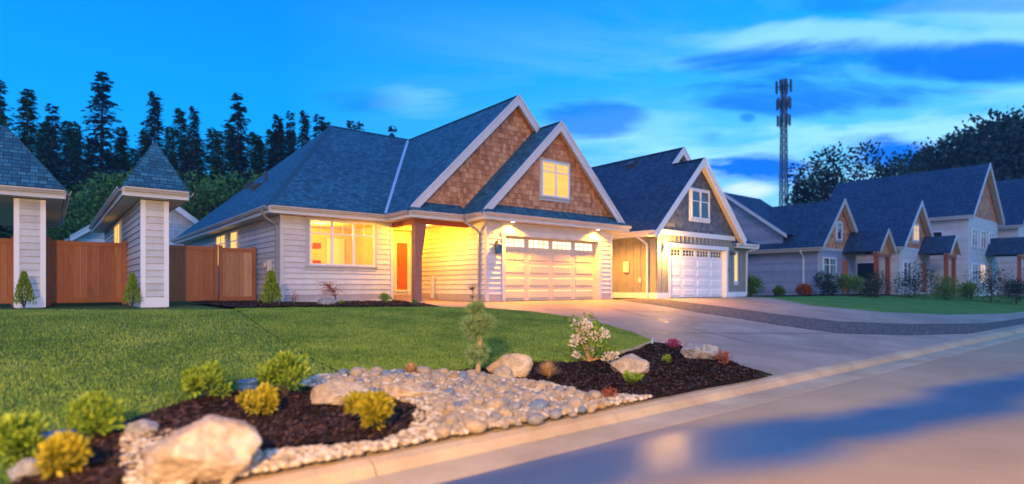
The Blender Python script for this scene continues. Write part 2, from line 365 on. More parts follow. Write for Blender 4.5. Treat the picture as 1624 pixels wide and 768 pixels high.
def glass(name, tint=(1,1,1)):
    m = bpy.data.materials.new(name); m.use_nodes = True; t = m.node_tree; t.nodes.clear()
    tr = t.nodes.new('ShaderNodeBsdfTransparent'); tr.inputs[0].default_value = (*tint, 1)
    gl = t.nodes.new('ShaderNodeBsdfGlossy'); gl.inputs['Roughness'].default_value = .03
    fr = t.nodes.new('ShaderNodeFresnel'); fr.inputs[0].default_value = 1.45
    mx = t.nodes.new('ShaderNodeMixShader'); t.links.new(fr.outputs[0], mx.inputs[0]); t.links.new(tr.outputs[0], mx.inputs[1]); t.links.new(gl.outputs[0], mx.inputs[2])
    o = t.nodes.new('ShaderNodeOutputMaterial'); t.links.new(mx.outputs[0], o.inputs[0]); MATS[name] = m
glass('glass')
mat('glass_dark', (.02,.03,.04), .06, .8)
mat('glass_blue', (.03,.07,.12), .08, 1.0)
def emis(name, c0, c1, s, scale=2.0, stretch=(1,1,1)):
    def bd(t, b):
        n = noise_(t, scale, 3, .5, stretch=stretch); k = ramp(t, n, [(.35, c0), (.65, c1)])
        t.links.new(k, b.inputs['Emission Color']); b.inputs['Emission Strength'].default_value = s
    return mat(name, (.3,.2,.08), .2, .6, 0, bd)
emis('lit_pane', (1,.50,.03), (1,.62,.10), .9, 2.5, (1,1,.4)); emis('lit_blind', (1,.46,.015), (1,.56,.04), .85, 1.5, (1,1,3))
emis('lit_garage', (1,.75,.35), (1,.88,.6), 1.6, 3); emis('bulb', (1,.8,.45), (1,.85,.5), 14)
emis('lit_dim', (.9,.5,.15), (1,.65,.25), .7)

# ------------------------------------------------------------------ geometry helpers
def clip_poly(poly, clip):
    """Sutherland-Hodgman; clip convex, counter-clockwise, 2D"""
    out = poly
    for i in range(len(clip)):
        a, b = clip[i], clip[(i+1) % len(clip)]
        def side(p): return (b[0]-a[0])*(p[1]-a[1]) - (b[1]-a[1])*(p[0]-a[0])
        res = []
        for k in range(len(out)):
            p, q = out[k], out[(k+1) % len(out)]; sp_, sq = side(p), side(q)
            if sp_ >= 0: res.append(p)
            if sp_*sq < 0:
                t = sp_/(sp_-sq); res.append((p[0]+(q[0]-p[0])*t, p[1]+(q[1]-p[1])*t))
        out = res
        if len(out) < 3: return []
    return out
def inside(p, poly):
    c = False; n = len(poly)
    for i in range(n):
        a, b = poly[i], poly[(i+1) % n]
        if (a[1] > p[1]) != (b[1] > p[1]) and p[0] < (b[0]-a[0])*(p[1]-a[1])/(b[1]-a[1])+a[0]: c = not c
    return c
def smooth_poly(poly, it=2):
    for _ in range(it):
        q = []
        for i in range(len(poly)):
            a, b = poly[i], poly[(i+1) % len(poly)]
            q += [(a[0]*.75+b[0]*.25, a[1]*.75+b[1]*.25), (a[0]*.25+b[0]*.75, a[1]*.25+b[1]*.75)]
        poly = q
    return poly
def sheet(poly, off, cell=.5, hf=None):
    mb = MB(); xs = [p[0] for p in poly]; ys = [p[1] for p in poly]
    x0, x1, y0, y1 = min(xs), max(xs), min(ys), max(ys)
    i0, i1, j0, j1 = int(math.floor(x0/cell)), int(math.ceil(x1/cell)), int(math.floor(y0/cell)), int(math.ceil(y1/cell))
    area = sum(poly[i][0]*poly[(i+1) % len(poly)][1]-poly[(i+1) % len(poly)][0]*poly[i][1] for i in range(len(poly)))
    if area < 0: poly = poly[::-1]
    for i in range(i0, i1):
        for j in range(j0, j1):
            c = [(i*cell, j*cell), ((i+1)*cell, j*cell), ((i+1)*cell, (j+1)*cell), (i*cell, (j+1)*cell)]
            q = clip_poly(poly, c)
            if len(q) >= 3: mb.face([(p[0], p[1], g(*p)+(off+(hf(p) if hf else 0))*min(1, max(-.5, (p[1]+13.06)/.3))) for p in q])
    return mb
def siding(mb, o, d, n, L, z0, z1, openings=(), clip=None, ex=.17, lip=.030, joint=0):
    """lap boards: o origin (x,y), d direction, n outward normal (2D); openings (s0,s1,z0,z1)"""
    z = z0
    while z < z1-1e-4:
        zt = min(z+ex, z1); ks = sorted({z, zt} | {q for op in openings for q in op[2:4] if z < q < zt})
        tone = random.random()
        for a, b in zip(ks[:-1], ks[1:]):
            mid = (a+b)/2; spans = [(0, L)]
            for (s0, s1, w0, w1) in openings:
                if w0 <= mid <= w1:
                    ns = []
                    for (p, q) in spans:
                        if s1 <= p or s0 >= q: ns.append((p, q)); continue
                        if s0 > p: ns.append((p, s0))
                        if s1 < q: ns.append((s1, q))
                    spans = ns
            for (p, q) in spans:
                oa = lip*(1-(a-z)/ex)+.004; ob = lip*(1-(b-z)/ex)+.004
                poly = [(p, a), (q, a), (q, b), (p, b)]
                if clip: poly = clip_poly(poly, clip)
                if len(poly) < 3: continue
                off = lambda zz: lip*(1-(zz-z)/ex)+.004
                mb.face([(o[0]+d[0]*s+n[0]*off(zz), o[1]+d[1]*s+n[1]*off(zz), zz) for s, zz in poly], tone)
                if a == z:
                    ss = [s for s, zz in poly if abs(zz-a) < 1e-6]
                    if len(ss) >= 2:
                        s0_, s1_ = min(ss), max(ss)
                        mb.face([(o[0]+d[0]*s+n[0]*w, o[1]+d[1]*s+n[1]*w, a) for s, w in ((s0_, .0), (s1_, .0), (s1_, lip+.004), (s0_, lip+.004))], tone)
        z += ex
    return mb
def shakes(mb, o, d, n, s0, s1, z0, z1, clip, row=.18, w=(.10,.20), dep=.022):
    z = z0; k = 0
    while z < z1:
        s = s0 - random.random()*.1
        while s < s1:
            ww = random.uniform(*w); dz = random.uniform(-.006, .006); off = dep*random.uniform(.75, 1.4)
            poly = clip_poly([(s+.003, z+dz), (s+ww-.003, z+dz), (s+ww-.003, z+row), (s+.003, z+row)], clip)
            if len(poly) >= 3:
                zb = min(p[1] for p in poly); tone = random.random()
                of = lambda zz: off*(1-(zz-z)/(row*1.15))+.004
                fr = [(o[0]+d[0]*a+n[0]*of(b), o[1]+d[1]*a+n[1]*of(b), b) for a, b in poly]
                bk = [(o[0]+d[0]*a, o[1]+d[1]*a, b) for a, b in poly]
                m = len(fr); mb.mesh(fr+bk, [tuple(range(m))] + [(i, i+m, (i+1) % m+m, (i+1) % m) for i in range(m)], tone)
            s += ww
        z += row; k += 1
    return mb
def roof(mb, faces, th=.045):
    for pts in faces:
        P = [Vector(p) for p in pts]; nn = (P[1]-P[0]).cross(P[2]-P[1]).normalized()
        if nn.z < 0: P.reverse(); nn = -nn
        h = Vector((0,0,1)).cross(nn).normalized(); s = nn.cross(h)
        top = [p + nn*th for p in P]
        mb.face(top, .5, [(p.dot(h), p.dot(s)) for p in P])
        m = len(P)
        for i in range(m):
            j = (i+1) % m; a, b = P[i], P[j]
            mb.face([a, b, b+nn*th, a+nn*th], .5, [(a.dot(h), a.dot(s)), (b.dot(h), b.dot(s)), (b.dot(h), b.dot(s)+.02), (a.dot(h), a.dot(s)+.02)])
        mb.face([p for p in reversed(P)], .5, [(0,0)]*m)
    return mb
def eave_trim(segs, z, out, gut=True, gh=.10, gd=.11, fh=.20):
    """segs: list of ((x,y),(x,y),(nx,ny)) eave lines with outward normal; returns gutter, fascia builders"""
    gt, fa = MB(), MB()
    for a, b, n in segs:
        d = Vector((b[0]-a[0], b[1]-a[1], 0)).normalized()
        A = Vector((*a, 0)); B = Vector((*b, 0)); nv = Vector((*n, 0))
        fa.prism([A+Vector((0,0,z-fh-.01)), A+Vector((0,0,z-.005)), A+nv*.024+Vector((0,0,z-.005)), A+nv*.024+Vector((0,0,z-fh-.01))], B-A)
        # k-style gutter: open trough
        pr = [(.026, z-gh), (.026+gd*.6, z-gh), (.026+gd*.8, z-gh*.55), (.026+gd, z-gh*.35), (.026+gd, z), (.026+gd-.012, z), (.026+gd-.012, z-gh*.3), (.026+gd*.75, z-gh*.5), (.03+gd*.5, z-gh*.9), (.034, z-gh*.9), (.034, z), (.026, z)]
        A2, B2 = A - d*0.0, B + d*0.0
        if gut: gt.prism([A2+nv*q+Vector((0,0,w)) for q, w in pr], B2-A2)
    return gt, fa
def window(parent, o, d, n, s0, s1, z0, z1, lights=1, transom=None, pane='lit_pane', frame='frame_white', trimm='trim', tw=.09, grid=None, tgrid=None, sill=True, depth_in=-.036, th=.05, name='window', label=None):
    """o,d,n 2D; window between s0..s1, z0..z1 (outer edge of the frame)"""
    def P(s, w, z): return (o[0]+d[0]*s+n[0]*w, o[1]+d[1]*s+n[1]*w, z)
    def bx(mb, a, b, z_0, z_1, w0, w1):
        mb.prism([P(a, w0, z_0), P(b, w0, z_0), P(b, w0, z_1), P(a, w0, z_1)], Vector(P(0, w1, 0))-Vector(P(0, w0, 0)))
    fr = MB(); f = .05; wi, wo_ = .0-depth_in, th-depth_in
    bx(fr, s0, s1, z1-f, z1, wi, wo_); bx(fr, s0, s1, z0, z0+f, wi, wo_)
    bx(fr, s0, s0+f, z0+f, z1-f, wi, wo_); bx(fr, s1-f, s1, z0+f, z1-f, wi, wo_)
    W = (s1-s0)/lights
    zt = transom if transom else z1-f
    for k in range(1, lights): bx(fr, s0+W*k-.04, s0+W*k+.04, z0+f, z1-f, wi+.003, wo_-.003)
    cells = [(s0+W*k+(f if k == 0 else .04), s0+W*(k+1)-(f if k == lights-1 else .04)) for k in range(lights)]
    for (a, b) in cells:
        if transom: bx(fr, a, b, transom-.02, transom+.02, wi+.006, wo_-.006)
        if tgrid:
            nx, nz = tgrid; za, zb = (transom+.02, z1-f)
            for q in range(1, nx): x = a+(b-a)*q/nx; bx(fr, x-.006, x+.006, za, zb, wi+.015, wo_-.022)
            for q in range(1, nz): zz = za+(zb-za)*q/nz; bx(fr, a, b, zz-.006, zz+.006, wi+.013, wo_-.020)
        if grid:
            nx, nz = grid; za, zb = z0+f, (transom-.02 if transom else z1-f)
            for q in range(1, nx): x = a+(b-a)*q/nx; bx(fr, x-.008, x+.008, za, zb, wi+.015, wo_-.022)
            for q in range(1, nz): zz = za+(zb-za)*q/nz; bx(fr, a, b, zz-.008, zz+.008, wi+.013, wo_-.020)
    w = obj(name, fr, M[frame], parent)
    if label: w['label'] = label
    pm = MB()
    for (a, b) in cells: pm.face([P(a, wi+.017, z0+f), P(b, wi+.017, z0+f), P(b, wi+.017, z1-f), P(a, wi+.017, z1-f)])
    obj('pane', pm, M[pane], w)
    if trimm:
        tm = MB(); q0, q1 = .0, th-.012
        bx(tm, s0-tw, s0-.002, z0, z1, q0, q1); bx(tm, s1+.002, s1+tw, z0, z1, q0, q1); bx(tm, s0-tw-.01, s1+tw+.01, z1+.002, z1+tw, q0, q1+.006)
        if sill: bx(tm, s0-tw-.015, s1+tw+.015, z0-.05, z0-.002, q0, q1+.035); bx(tm, s0-tw, s1+tw, z0-.15, z0-.052, q0, q1-.002)
        else: bx(tm, s0-tw, s1+tw, z0-tw, z0-.002, q0, q1+.004)
        obj('window_trim', tm, M[trimm], w)
    return w
def point(name, loc, e, col=(1,.62,.22), r=.06, parent=None):
    l = bpy.data.lights.new(name, 'POINT'); l.energy = e; l.color = col; l.shadow_soft_size = r
    o = bpy.data.objects.new(name, l); COL.objects.link(o)
    if parent is not None: o.parent = parent; o.location = Vector(loc)-ORG[parent.name]
    else: o.location = loc
    return o
def spot(name, loc, e, ang, blend=.6, col=(1,.34,.01), parent=None, tgt=(0,0,-1), r=.04):
    l = bpy.data.lights.new(name, 'SPOT'); l.energy = e; l.color = col; l.spot_size = R(ang); l.spot_blend = blend; l.shadow_soft_size = r
    o = bpy.data.objects.new(name, l); COL.objects.link(o); o.rotation_euler = Vector(tgt).to_track_quat('-Z', 'Y').to_euler()
    o.parent = parent; o.location = Vector(loc)-ORG[parent.name]; return o
def soffit_lamp(parent, x, y, z, e, ang=140):
    mb = MB(); n = 20
    mb.prism([(x+.085*math.cos(2*math.pi*k/n), y+.085*math.sin(2*math.pi*k/n), z-.012) for k in range(n)], (0,0,.012))
    c = obj('soffit_light', mb, M['white_trim'], parent)
    mb = MB(); mb.prism([(x+.06*math.cos(2*math.pi*k/n), y+.06*math.sin(2*math.pi*k/n), z-.016) for k in range(n)], (0,0,.003)); obj('bulb', mb, M['bulb'], c)
    spot('downlight', (x, y, z-.03), e, ang, .5, parent=parent)
def corner(mb, x, y, z0, z1, w=.10, t=.03):
    mb.box((x-w/2, y-w/2, z0), (x+w/2, y+w/2, z1))

# ================================================================== THE SETTING
def grid_ground():
    xs = [-400,-150,-60] + [x*1.0 for x in range(-30, 61, 1)] + [90,180,450]
    ys = [-400,-100,-40,-28] + [-22,-16,-13.45] + [-13.2+i*.4 for i in range(0, 26)] + [-2.6,0,5,20,60,200,700]
    mb = MB(); nx = len(xs)
    for y in ys:
        for x in xs: mb.v.append((x, y, (g(x, y)-.02) if y > -13.3 else -1.2))
    for j in range(len(ys)-1):
        for i in range(nx-1): mb.f.append((j*nx+i, j*nx+i+1, (j+1)*nx+i+1, (j+1)*nx+i)); mb.t.append(.5); mb.uv.append(None)
    return mb
gr = obj('ground', grid_ground(), M['rough_grass'], kind='structure')
KV = -13.2
def strip(x0, x1, y0, y1, z): return MB().box((x0, y0, z-.08), (x1, y1, z))
# road: damp lane coloured with blue sky sheen, and a paler dry lane
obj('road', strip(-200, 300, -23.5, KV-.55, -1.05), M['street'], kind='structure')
kb = MB()
pr = [(KV+.16, -1.15), (KV+.16, -.925), (KV+.02, -.92), (KV-.06, -.95), (KV-.13, -1.03), (KV-.55, -1.045), (KV-.55, -1.15)]
for i in range(-30, 60):
    a = i*3.0; kb.prism([(a+.006, y, z) for y, z in pr], (2.988, 0, 0), random.random())
kb.box((-200, KV-.5, -1.16), (200, KV+.1, -1.07))
obj('kerb', kb, M['kerb_concrete'], kind='structure')
kb2 = MB().prism([(-200, -23.5, -1.15), (-200, -23.5, -.93), (-200, -23.7, -.92), (-200, -23.7, -1.15)], (500, 0, 0)); obj('kerb', kb2, M['kerb_concrete'], kind='structure')

# street lamp on the far side of the street, behind the camera: the warm light on the front bed
def street_lamp(px, d, h, label, power):
    x = CU+px*SA+d*CA; y = CV-px*CA+d*SA; zb = -1.05 if y > -23.5 else -1.1; T = thing('street_lamp', label, 'street lamp', (x, y, zb))
    obj('pole', MB().tube([(x,y,zb),(x,y,zb+.6),(x,y,zb+h-.3),(x+.0,y+.15,zb+h),(x,y+.6,zb+h+.1)], [.09,.06,.045,.04,.03], 10), M['metal_dark'], T)
    obj('lamp_head', MB().box((x-.16,y+.5,zb+h+.06),(x+.16,y+1.1,zb+h+.16)), M['metal_dark'], T)
    obj('bulb', MB().box((x-.12,y+.6,zb+h+.03),(x+.12,y+1.0,zb+h+.06)), M['bulb'], T)
    point('lamp_light', (x, y+.8, zb+h-.1), power, (1,.54,.16), .22, T)
street_lamp(-0.8, -3.6, 4.3, 'street lamp on a dark pole across the street from the stone bed', 6000)
street_lamp(8.0, -0.4, 4.3, 'added unseen street lamp warming the road, across from the driveways', 1700)  # unseen lamp added as warm fill for the right of the road
# lawn
LAWN = [gp(*p) for p in ((372,491),(470,489),(560,488.5),(640,488),(700,487.5),(775,490),(850,496),(905,504),(965,517),(1005,529),(1031,540),(1036,547),(1015,556),(960,570),(900,577),(850,579),(790,588),(700,594),(620,592),(543,592),(500,572),(450,542),(410,515))]
obj('lawn', sheet(LAWN, .002, .4), M['lawn'], kind='structure')
# driveways
d1L = [gp(*p) for p in ((1036,547),(1031,540),(1005,529),(965,517),(905,504),(850,496),(775,490),(700,487.5),(668,484.5))]
kin = gp(1212, 597)
LOW = [gp(*p) for p in ((1000,479.5),(1110,497),(1230,516),(1330,530),(1440,533))] + [(16.5,-12.8), (110,-12.8)]
UPP = [gp(*p) for p in ((985,475.5),(1040,475.5),(1100,482),(1230,499),(1330,511),(1440,515),(1560,514))] + [(26,-12.1), (110,-12.1)]
FGE = [gp(*p) for p in ((1190,471.5),(1290,486),(1400,496),(1500,500))] + [(30,-11.1), (110,-11.2)]
D1 = d1L + [(4.3, 2.7), (6.2, 2.7), (6.2, -2.25), (12.4, -2.25)] + LOW + [(110, KV+.06), (kin[0]+.2, KV+.06), gp(1120, 565)]
def recess(p): return 0
obj('driveway', sheet(D1, .016, .5), M['concrete'], kind='structure')
strp = LOW + UPP[::-1] + [(12.6,-2.6)]
obj('path', sheet(strp, .02, .5), M['gravel'], kind='structure')
D2 = UPP + FGE[::-1] + [(21.5,-4.2), (20.6, -2.7), (15.2,-2.7)]
obj('driveway', sheet(D2, .024, .5), M['concrete'], kind='structure')
# expansion joints: thin dark lines pressed in the slab
jm = MB()
for (a, b) in ((gp(740,489), gp(1110,497)), (gp(900,503), gp(1230,516)), (gp(1003,529), gp(1330,530)), ((9.3,-2.4), gp(1190,545)), (gp(1060,476), gp(1560,500))):
    a, b = Vector(a), Vector(b); n = max(2, int((b-a).length/.4)); q = (b-a).normalized(); w = Vector((-q.y, q.x))*.018
    for k in range(n):
        p, r_ = a+(b-a)*k/n, a+(b-a)*(k+1)/n
        jm.face([(p.x-w.x, p.y-w.y, g(*p)+.0215), (r_.x-w.x, r_.y-w.y, g(*r_)+.0215), (r_.x+w.x, r_.y+w.y, g(*r_)+.0215), (p.x+w.x, p.y+w.y, g(*p)+.0215)])
obj('driveway_joint', jm, M['metal_dark'], kind='structure')
# mulch beds
def lump(p): return .05*noise.noise(Vector((p[0]*1.3, p[1]*1.3, 0)))
BEDR = [gp(*p) for p in ((560,596),(700,597),(790,590),(850,581),(900,579),(960,572),(1015,558),(1037,548),(1070,549),(1120,562),(1212,597))] + [(kin[0], KV+.06)] + [(.9, KV+.06), (.2, -12.75), gp(930,632), gp(870,612), gp(760,604), gp(620,604)]
obj('flower_bed', sheet(BEDR, .02, .3, lambda p: .03+lump(p)), M['mulch'], kind='structure')
BEDL = smooth_poly([gp(*p) for p in ((20,768),(120,715),(215,665),(300,640),(400,626),(500,628),(600,636),(680,658),(672,688),(600,708),(520,715),(430,722),(380,745),(330,800),(0,860))])
obj('flower_bed', sheet(BEDL, .02, .2, lambda p: .03+lump(p)), M['mulch'], kind='structure')
BEDH = [gp(372,491), gp(470,489), gp(560,488.5), gp(640,488), gp(700,487.5), gp(668,484.5), (4.15,-.1), (4.15,.4), (.4,.4), (.2,2.6), (-1.6, 2.6)]
obj('flower_bed', sheet(BEDH, .02, .3, lambda p: .03+lump(p)*.6), M['mulch'], kind='structure')
COB = [gp(*p) for p in ((500,604),(560,597),(640,594),(740,597),(800,606),(870,614),(930,632))] + [(.9, KV+.06), (gp(480,800)[0]-1.5, KV+.06)] + [gp(*p) for p in ((200,800),(190,700),(300,690),(420,728),(520,718),(600,712),(650,692),(662,652),(600,632),(470,618))]
obj('gravel', sheet(COB, .035, .3, lambda p: .02), M['pea_gravel'], kind='stuff')

# ------------------------------------------------------------------ grass blades
def blades(name, poly, n, hmin, hmax, m, off=.002, dmax=17, label=None):
    xs = [p[0] for p in poly]; ys = [p[1] for p in poly]; P = []
    while len(P) < n:
        x, y = random.uniform(min(xs), max(xs)), random.uniform(min(ys), max(ys))
        d = depth(x, y)
        if d < dmax and random.random() < (8.5/d)**1.2 and inside((x, y), poly): P.append((x, y))
    P = np.array(P); z = np.array([g(*p) for p in P])+off; k = len(P)
    a = np.random.rand(k)*2*np.pi; h = np.random.uniform(hmin, hmax, k); w = .006+np.random.rand(k)*.004
    v = np.zeros((k, 3, 3)); lean = np.random.rand(k, 2)*.03-.015
    v[:,0,0] = P[:,0]-np.cos(a)*w; v[:,0,1] = P[:,1]-np.sin(a)*w; v[:,0,2] = z
    v[:,1,0] = P[:,0]+np.cos(a)*w; v[:,1,1] = P[:,1]+np.sin(a)*w; v[:,1,2] = z
    v[:,2,0] = P[:,0]+lean[:,0]; v[:,2,1] = P[:,1]+lean[:,1]; v[:,2,2] = z+h
    me = bpy.data.meshes.new(name); me.vertices.add(3*k); me.vertices.foreach_set('co', v.reshape(-1))
    me.loops.add(3*k); me.loops.foreach_set('vertex_index', np.arange(3*k, dtype=np.int32))
    me.polygons.add(k); me.polygons.foreach_set('loop_start', np.arange(0, 3*k, 3, dtype=np.int32)); me.update()
    at_ = me.attributes.new('tone', 'FLOAT', 'FACE'); at_.data.foreach_set('value', np.random.rand(k).astype(np.float32))
    me.materials.append(m); o = bpy.data.objects.new(name, me); COL.objects.link(o); o['kind'] = 'stuff'
    if label: tag(o, label, 'grass')
    return o
blades('grass', LAWN, 150000, .02, .045, M['grass_blade'], label='dense short green grass of the mown front lawn')
GL = [gp(*p) for p in ((372,491),(410,515),(450,542),(500,572),(543,592),(560,597),(500,604),(470,618),(300,636),(215,660),(120,710),(0,765),(-60,765),(-60,491))]
blades('grass', GL, 70000, .015, .045, M['grass_blade'], off=-.02, dmax=16, label='patchy rough grass left of the mown lawn edge')

# ================================================================== HOUSE 1
H1 = thing('house', 'large house with cedar shingle gables, lit windows and a two car garage in the centre', 'house', (6.4, 2, 0))
e, RZ, zs = 2.92, 7.42, 6.42
rf = roof(MB(), [
    [(0,0,e),(0,16.65,e),(4.45,6.6,RZ)],
    [(0,0,e),(3.755,0,e),(8.225,6.6,RZ),(4.45,6.6,RZ)],
    [(3.755,-1.52,e),(8.225,-1.52,RZ),(8.225,6.6,RZ),(3.755,0,e)],
    [(3.755,-1.63,e),(5.9,-1.63,e),(5.9,-1.2,e+.33),(4.1,-1.2,e+.33)],
    [(5.795,-2.62,e),(9.3,-2.62,zs),(9.3,-1.1,zs),(5.795,-1.1,e)],
    [(12.8,-2.62,e),(9.3,-2.62,zs),(9.3,-1.1,zs),(12.8,-1.1,e)],
    [(5.795,-2.75,e),(12.9,-2.75,e),(12.5,-2.3,e+.32),(6.13,-2.3,e+.32)],
    [(8.225,-1.52,RZ),(12.7,-1.52,e),(12.7,16.65,e),(8.225,16.65,RZ)],
    [(4.45,6.6,RZ),(8.225,6.6,RZ),(8.225,16.65,e),(0,16.65,e)],
    [(8.225,6.6,RZ),(8.225,16.65,RZ),(3.755,16.65,e)]])
roof1 = obj('roof', rf, M['shingle'], H1)
# ridge and hip caps
def caps(parent, lines, m, w=.13, lift=.06):
    for a, b in lines:
        a, b = Vector(a), Vector(b); L = (b-a).length; n = int(L/.2); mb = MB(); d = (b-a)/n; side = d.cross(Vector((0,0,1))).normalized()*w
        for k in range(n):
            p = a+d*k; q = p+d*1.12; up = Vector((0,0,lift+.012)); lo = Vector((0,0,lift-.06)); up2 = Vector((0,0,lift))
            t = random.random()
            mb.face([p-side+lo, q-side+lo, q+up2, p+up], t, [(0,.03),(.2,.03),(.2,.12),(0,.12)]); mb.face([p+up, q+up2, q+side+lo, p+side+lo], t, [(.3,.03),(.5,.03),(.5,.12),(.3,.12)])
            mb.face([p-side+lo, p+up, p+side+lo], t, [(0,.01)]*3)
        obj('ridge_cap', mb, m, parent)
caps(roof1, [((0,0,e),(4.45,6.6,RZ)), ((4.45,6.6,RZ),(8.225,6.6,RZ)), ((8.225,-1.5,RZ),(8.225,16.6,RZ)), ((9.3,-2.6,zs),(9.3,-1.5,zs))], M['shingle'])
vm = MB(); vm.prism([(3.755-.1,0+.03,e+.05),(3.755+.1,-.03,e+.05),(8.225+.09,6.57,RZ+.06),(8.225-.09,6.63,RZ+.06)], (0,0,.02)); obj('valley_flashing', vm, M['valley_metal'], roof1)
# plumbing vents on the left slope
def on_left(px, py):     # left slope plane z = e + 4.5/4.45*u
    du, dv, dz = ray(px, py); k = 4.5/4.45; d = (e+k*CU-CZ)/(dz-k*du); return CU+du*d, CV+dv*d, CZ+dz*d
p = on_left(421, 291); mb = MB(); mb.tube([(p[0],p[1],p[2]-.1),(p[0],p[1],p[2]+.5)], .055, 12); mb.tube([(p[0],p[1],p[2]-.15),(p[0],p[1],p[2]+.12)], [.15,.06], 12); obj('vent_pipe', mb, M['metal_dark'], roof1)
for q in ((398,297),(408,300)):
    p = on_left(*q); mb = MB(); mb.prism([(p[0]-.2,p[1]-.2,p[2]-.15),(p[0]+.2,p[1]-.2,p[2]+.22),(p[0]-.05,p[1]-.2,p[2]+.22),(p[0]-.25,p[1]-.2,p[2]+.08)], (0,.4,0)); obj('roof_vent', mb, M['metal_dark'], roof1)
# eaves
segs = [((0,16.65),(0,0),(-1,0)), ((0,0),(3.755,0),(0,-1)), ((3.755,0),(3.755,-1.63),(-1,0)), ((3.755,-1.63),(5.795,-1.63),(0,-1)), ((5.795,-1.63),(5.795,-2.75),(-1,0)), ((5.795,-2.75),(12.9,-2.75),(0,-1)), ((12.9,-2.75),(12.9,-1.1),(1,0)), ((12.7,-1.1),(12.7,16.65),(1,0))]
gt, fa = eave_trim(segs, e, 0); obj('gutter', gt, M['gutter'], roof1); obj('fascia', fa, M['rake'], roof1)
sf = MB(); zsf = 2.72
for a, b in (((0,0),(3.755,16.6)), ((3.755,-1.63),(5.795,16.6)), ((5.795,-2.75),(12.7,16.6)), ((12.7,-2.75),(12.9,-1.1))): sf.box((a[0]+.002,a[1]+.002,zsf), (b[0]-.0,b[1],zsf+.02))
obj('soffit', sf, M['soffit'], roof1)
# rake boards
def rake(parent, um, vf, zr, ul, ur, m, z_off=-.0, h=.26, t=.045, slope=1.0, zend=None):
    for s, ue in ((-1, ul), (1, ur)):
        run = abs(ue-um); ze = zr-run*slope; mb = MB()
        mb.prism([(um, vf, zr+.06), (ue, vf, ze+.06), (ue, vf, ze+.06-h*.75), (ue-s*h*.35, vf, ze+.06-h*.98), (um, vf, zr+.06-h*1.38)], (0,-t,0))
        obj('rake_board', mb, m, parent)
        mb = MB(); mb.prism([(um, vf-t, zr+.085), (ue, vf-t, ze+.085), (ue, vf-t, ze+.0), (um, vf-t, zr+.0)], (0,-.03,0)); obj('rake_trim', mb, m, parent)
        mb = MB(); mb.prism([(um, vf, zr-.03), (ue, vf, ze-.03), (ue, vf, ze-.06), (um, vf, zr-.06)], (0,.34,0)); obj('rake_soffit', mb, M['soffit'], parent)
rake(roof1, 8.225, -1.50, RZ, 3.83, 9.6, M['rake'])
rake(roof1, 9.3, -2.60, zs, 5.87, 12.73, M['rake'])
# cedar gables
def gable_clip(um, zr, z0, slope=1.0, m=.05): return [(um-(zr-z0)/slope+m, z0), (um+(zr-z0)/slope-m, z0), (um, zr-m*slope)]
gm = MB(); clip = gable_clip(8.225, RZ, 3.2); gm.face([(a, -1.2, b) for a, b in clip]); shakes(gm, (0,-1.2), (1,0), (0,-1), 3.9, 12.6, 3.2, RZ, clip)
obj('cedar_gable', gm, M['cedar'], H1)
gm = MB(); clip = gable_clip(9.3, zs, 3.2); gm.face([(a, -2.3, b) for a, b in clip]); shakes(gm, (0,-2.3), (1,0), (0,-1), 5.9, 12.8, 3.2, zs, clip)
obj('cedar_gable', gm, M['cedar'], H1)
window(H1, (0,-2.3), (1,0), (0,-1), 8.60, 9.94, 3.76, 5.02, 2, transom=4.66, tgrid=(2,2), pane='lit_blind', th=.07, tw=.085, name='window', label='lit upper window in the shingled garage gable')
# walls with lap siding
w = MB()
siding(w, (.5,.45), (1,0), (0,-1), 3.64, .27, 2.72, [(1.307-.5, 3.515-.5, 1.205, 2.655)])
siding(w, (.45,16.2), (0,-1), (-1,0), 15.7, .27, 2.72, [])
siding(w, (4.19,2.75), (1,0), (0,-1), 2.03, .2, 2.72, [(1.25,1.86,.37,2.72)])
siding(w, (6.22,2.75), (0,-1), (-1,0), 5.0, .27, 2.72)
siding(w, (6.27,-2.3), (1,0), (0,-1), .60, .27, 2.90); siding(w, (11.72,-2.3), (1,0), (0,-1), .58, .27, 2.72); siding(w, (6.87,-2.3), (1,0), (0,-1), 4.85, 2.42, 2.72)
siding(w, (12.35,-2.3), (0,1), (1,0), 18.5, .0, 2.72)
obj('wall', w, M['siding'], H1)
wb = MB()      # sheathing behind the boards
def sheath(mb, x0, y0, x1, y1, z0, z1, t=.1): mb.box((x0,y0,z0),(x1,y1,z1))
for a in ((.46,.46,1.307,.56,0,2.71),(3.515,.46,4.18,.56,0,2.71),(1.307,.46,3.515,.56,0,1.205),(1.307,.46,3.515,.56,2.655,2.71),(.46,.56,.56,16.2,0,2.71),(4.08,.56,4.18,2.85,0,2.71),
          (4.18,2.76,5.44,2.86,0,2.71),(6.05,2.76,6.32,2.86,0,2.71),(5.44,2.76,6.05,2.86,2.66,2.71),(6.23,-2.29,6.33,2.76,0,2.71),(6.33,-2.29,6.975,-2.19,0,2.71),(11.60,-2.29,12.34,-2.19,0,2.71),(6.975,-2.29,11.60,-2.19,2.27,2.71),(12.24,-2.19,12.34,16.2,0,2.71),(.56,16.1,12.24,16.2,0,2.71)):
    wb.box(a[:3]+(), a[3:6]) if False else wb.box((a[0],a[1],a[4]),(a[2],a[3],a[5]))
obj('wall_core', wb, M['siding'], H1)
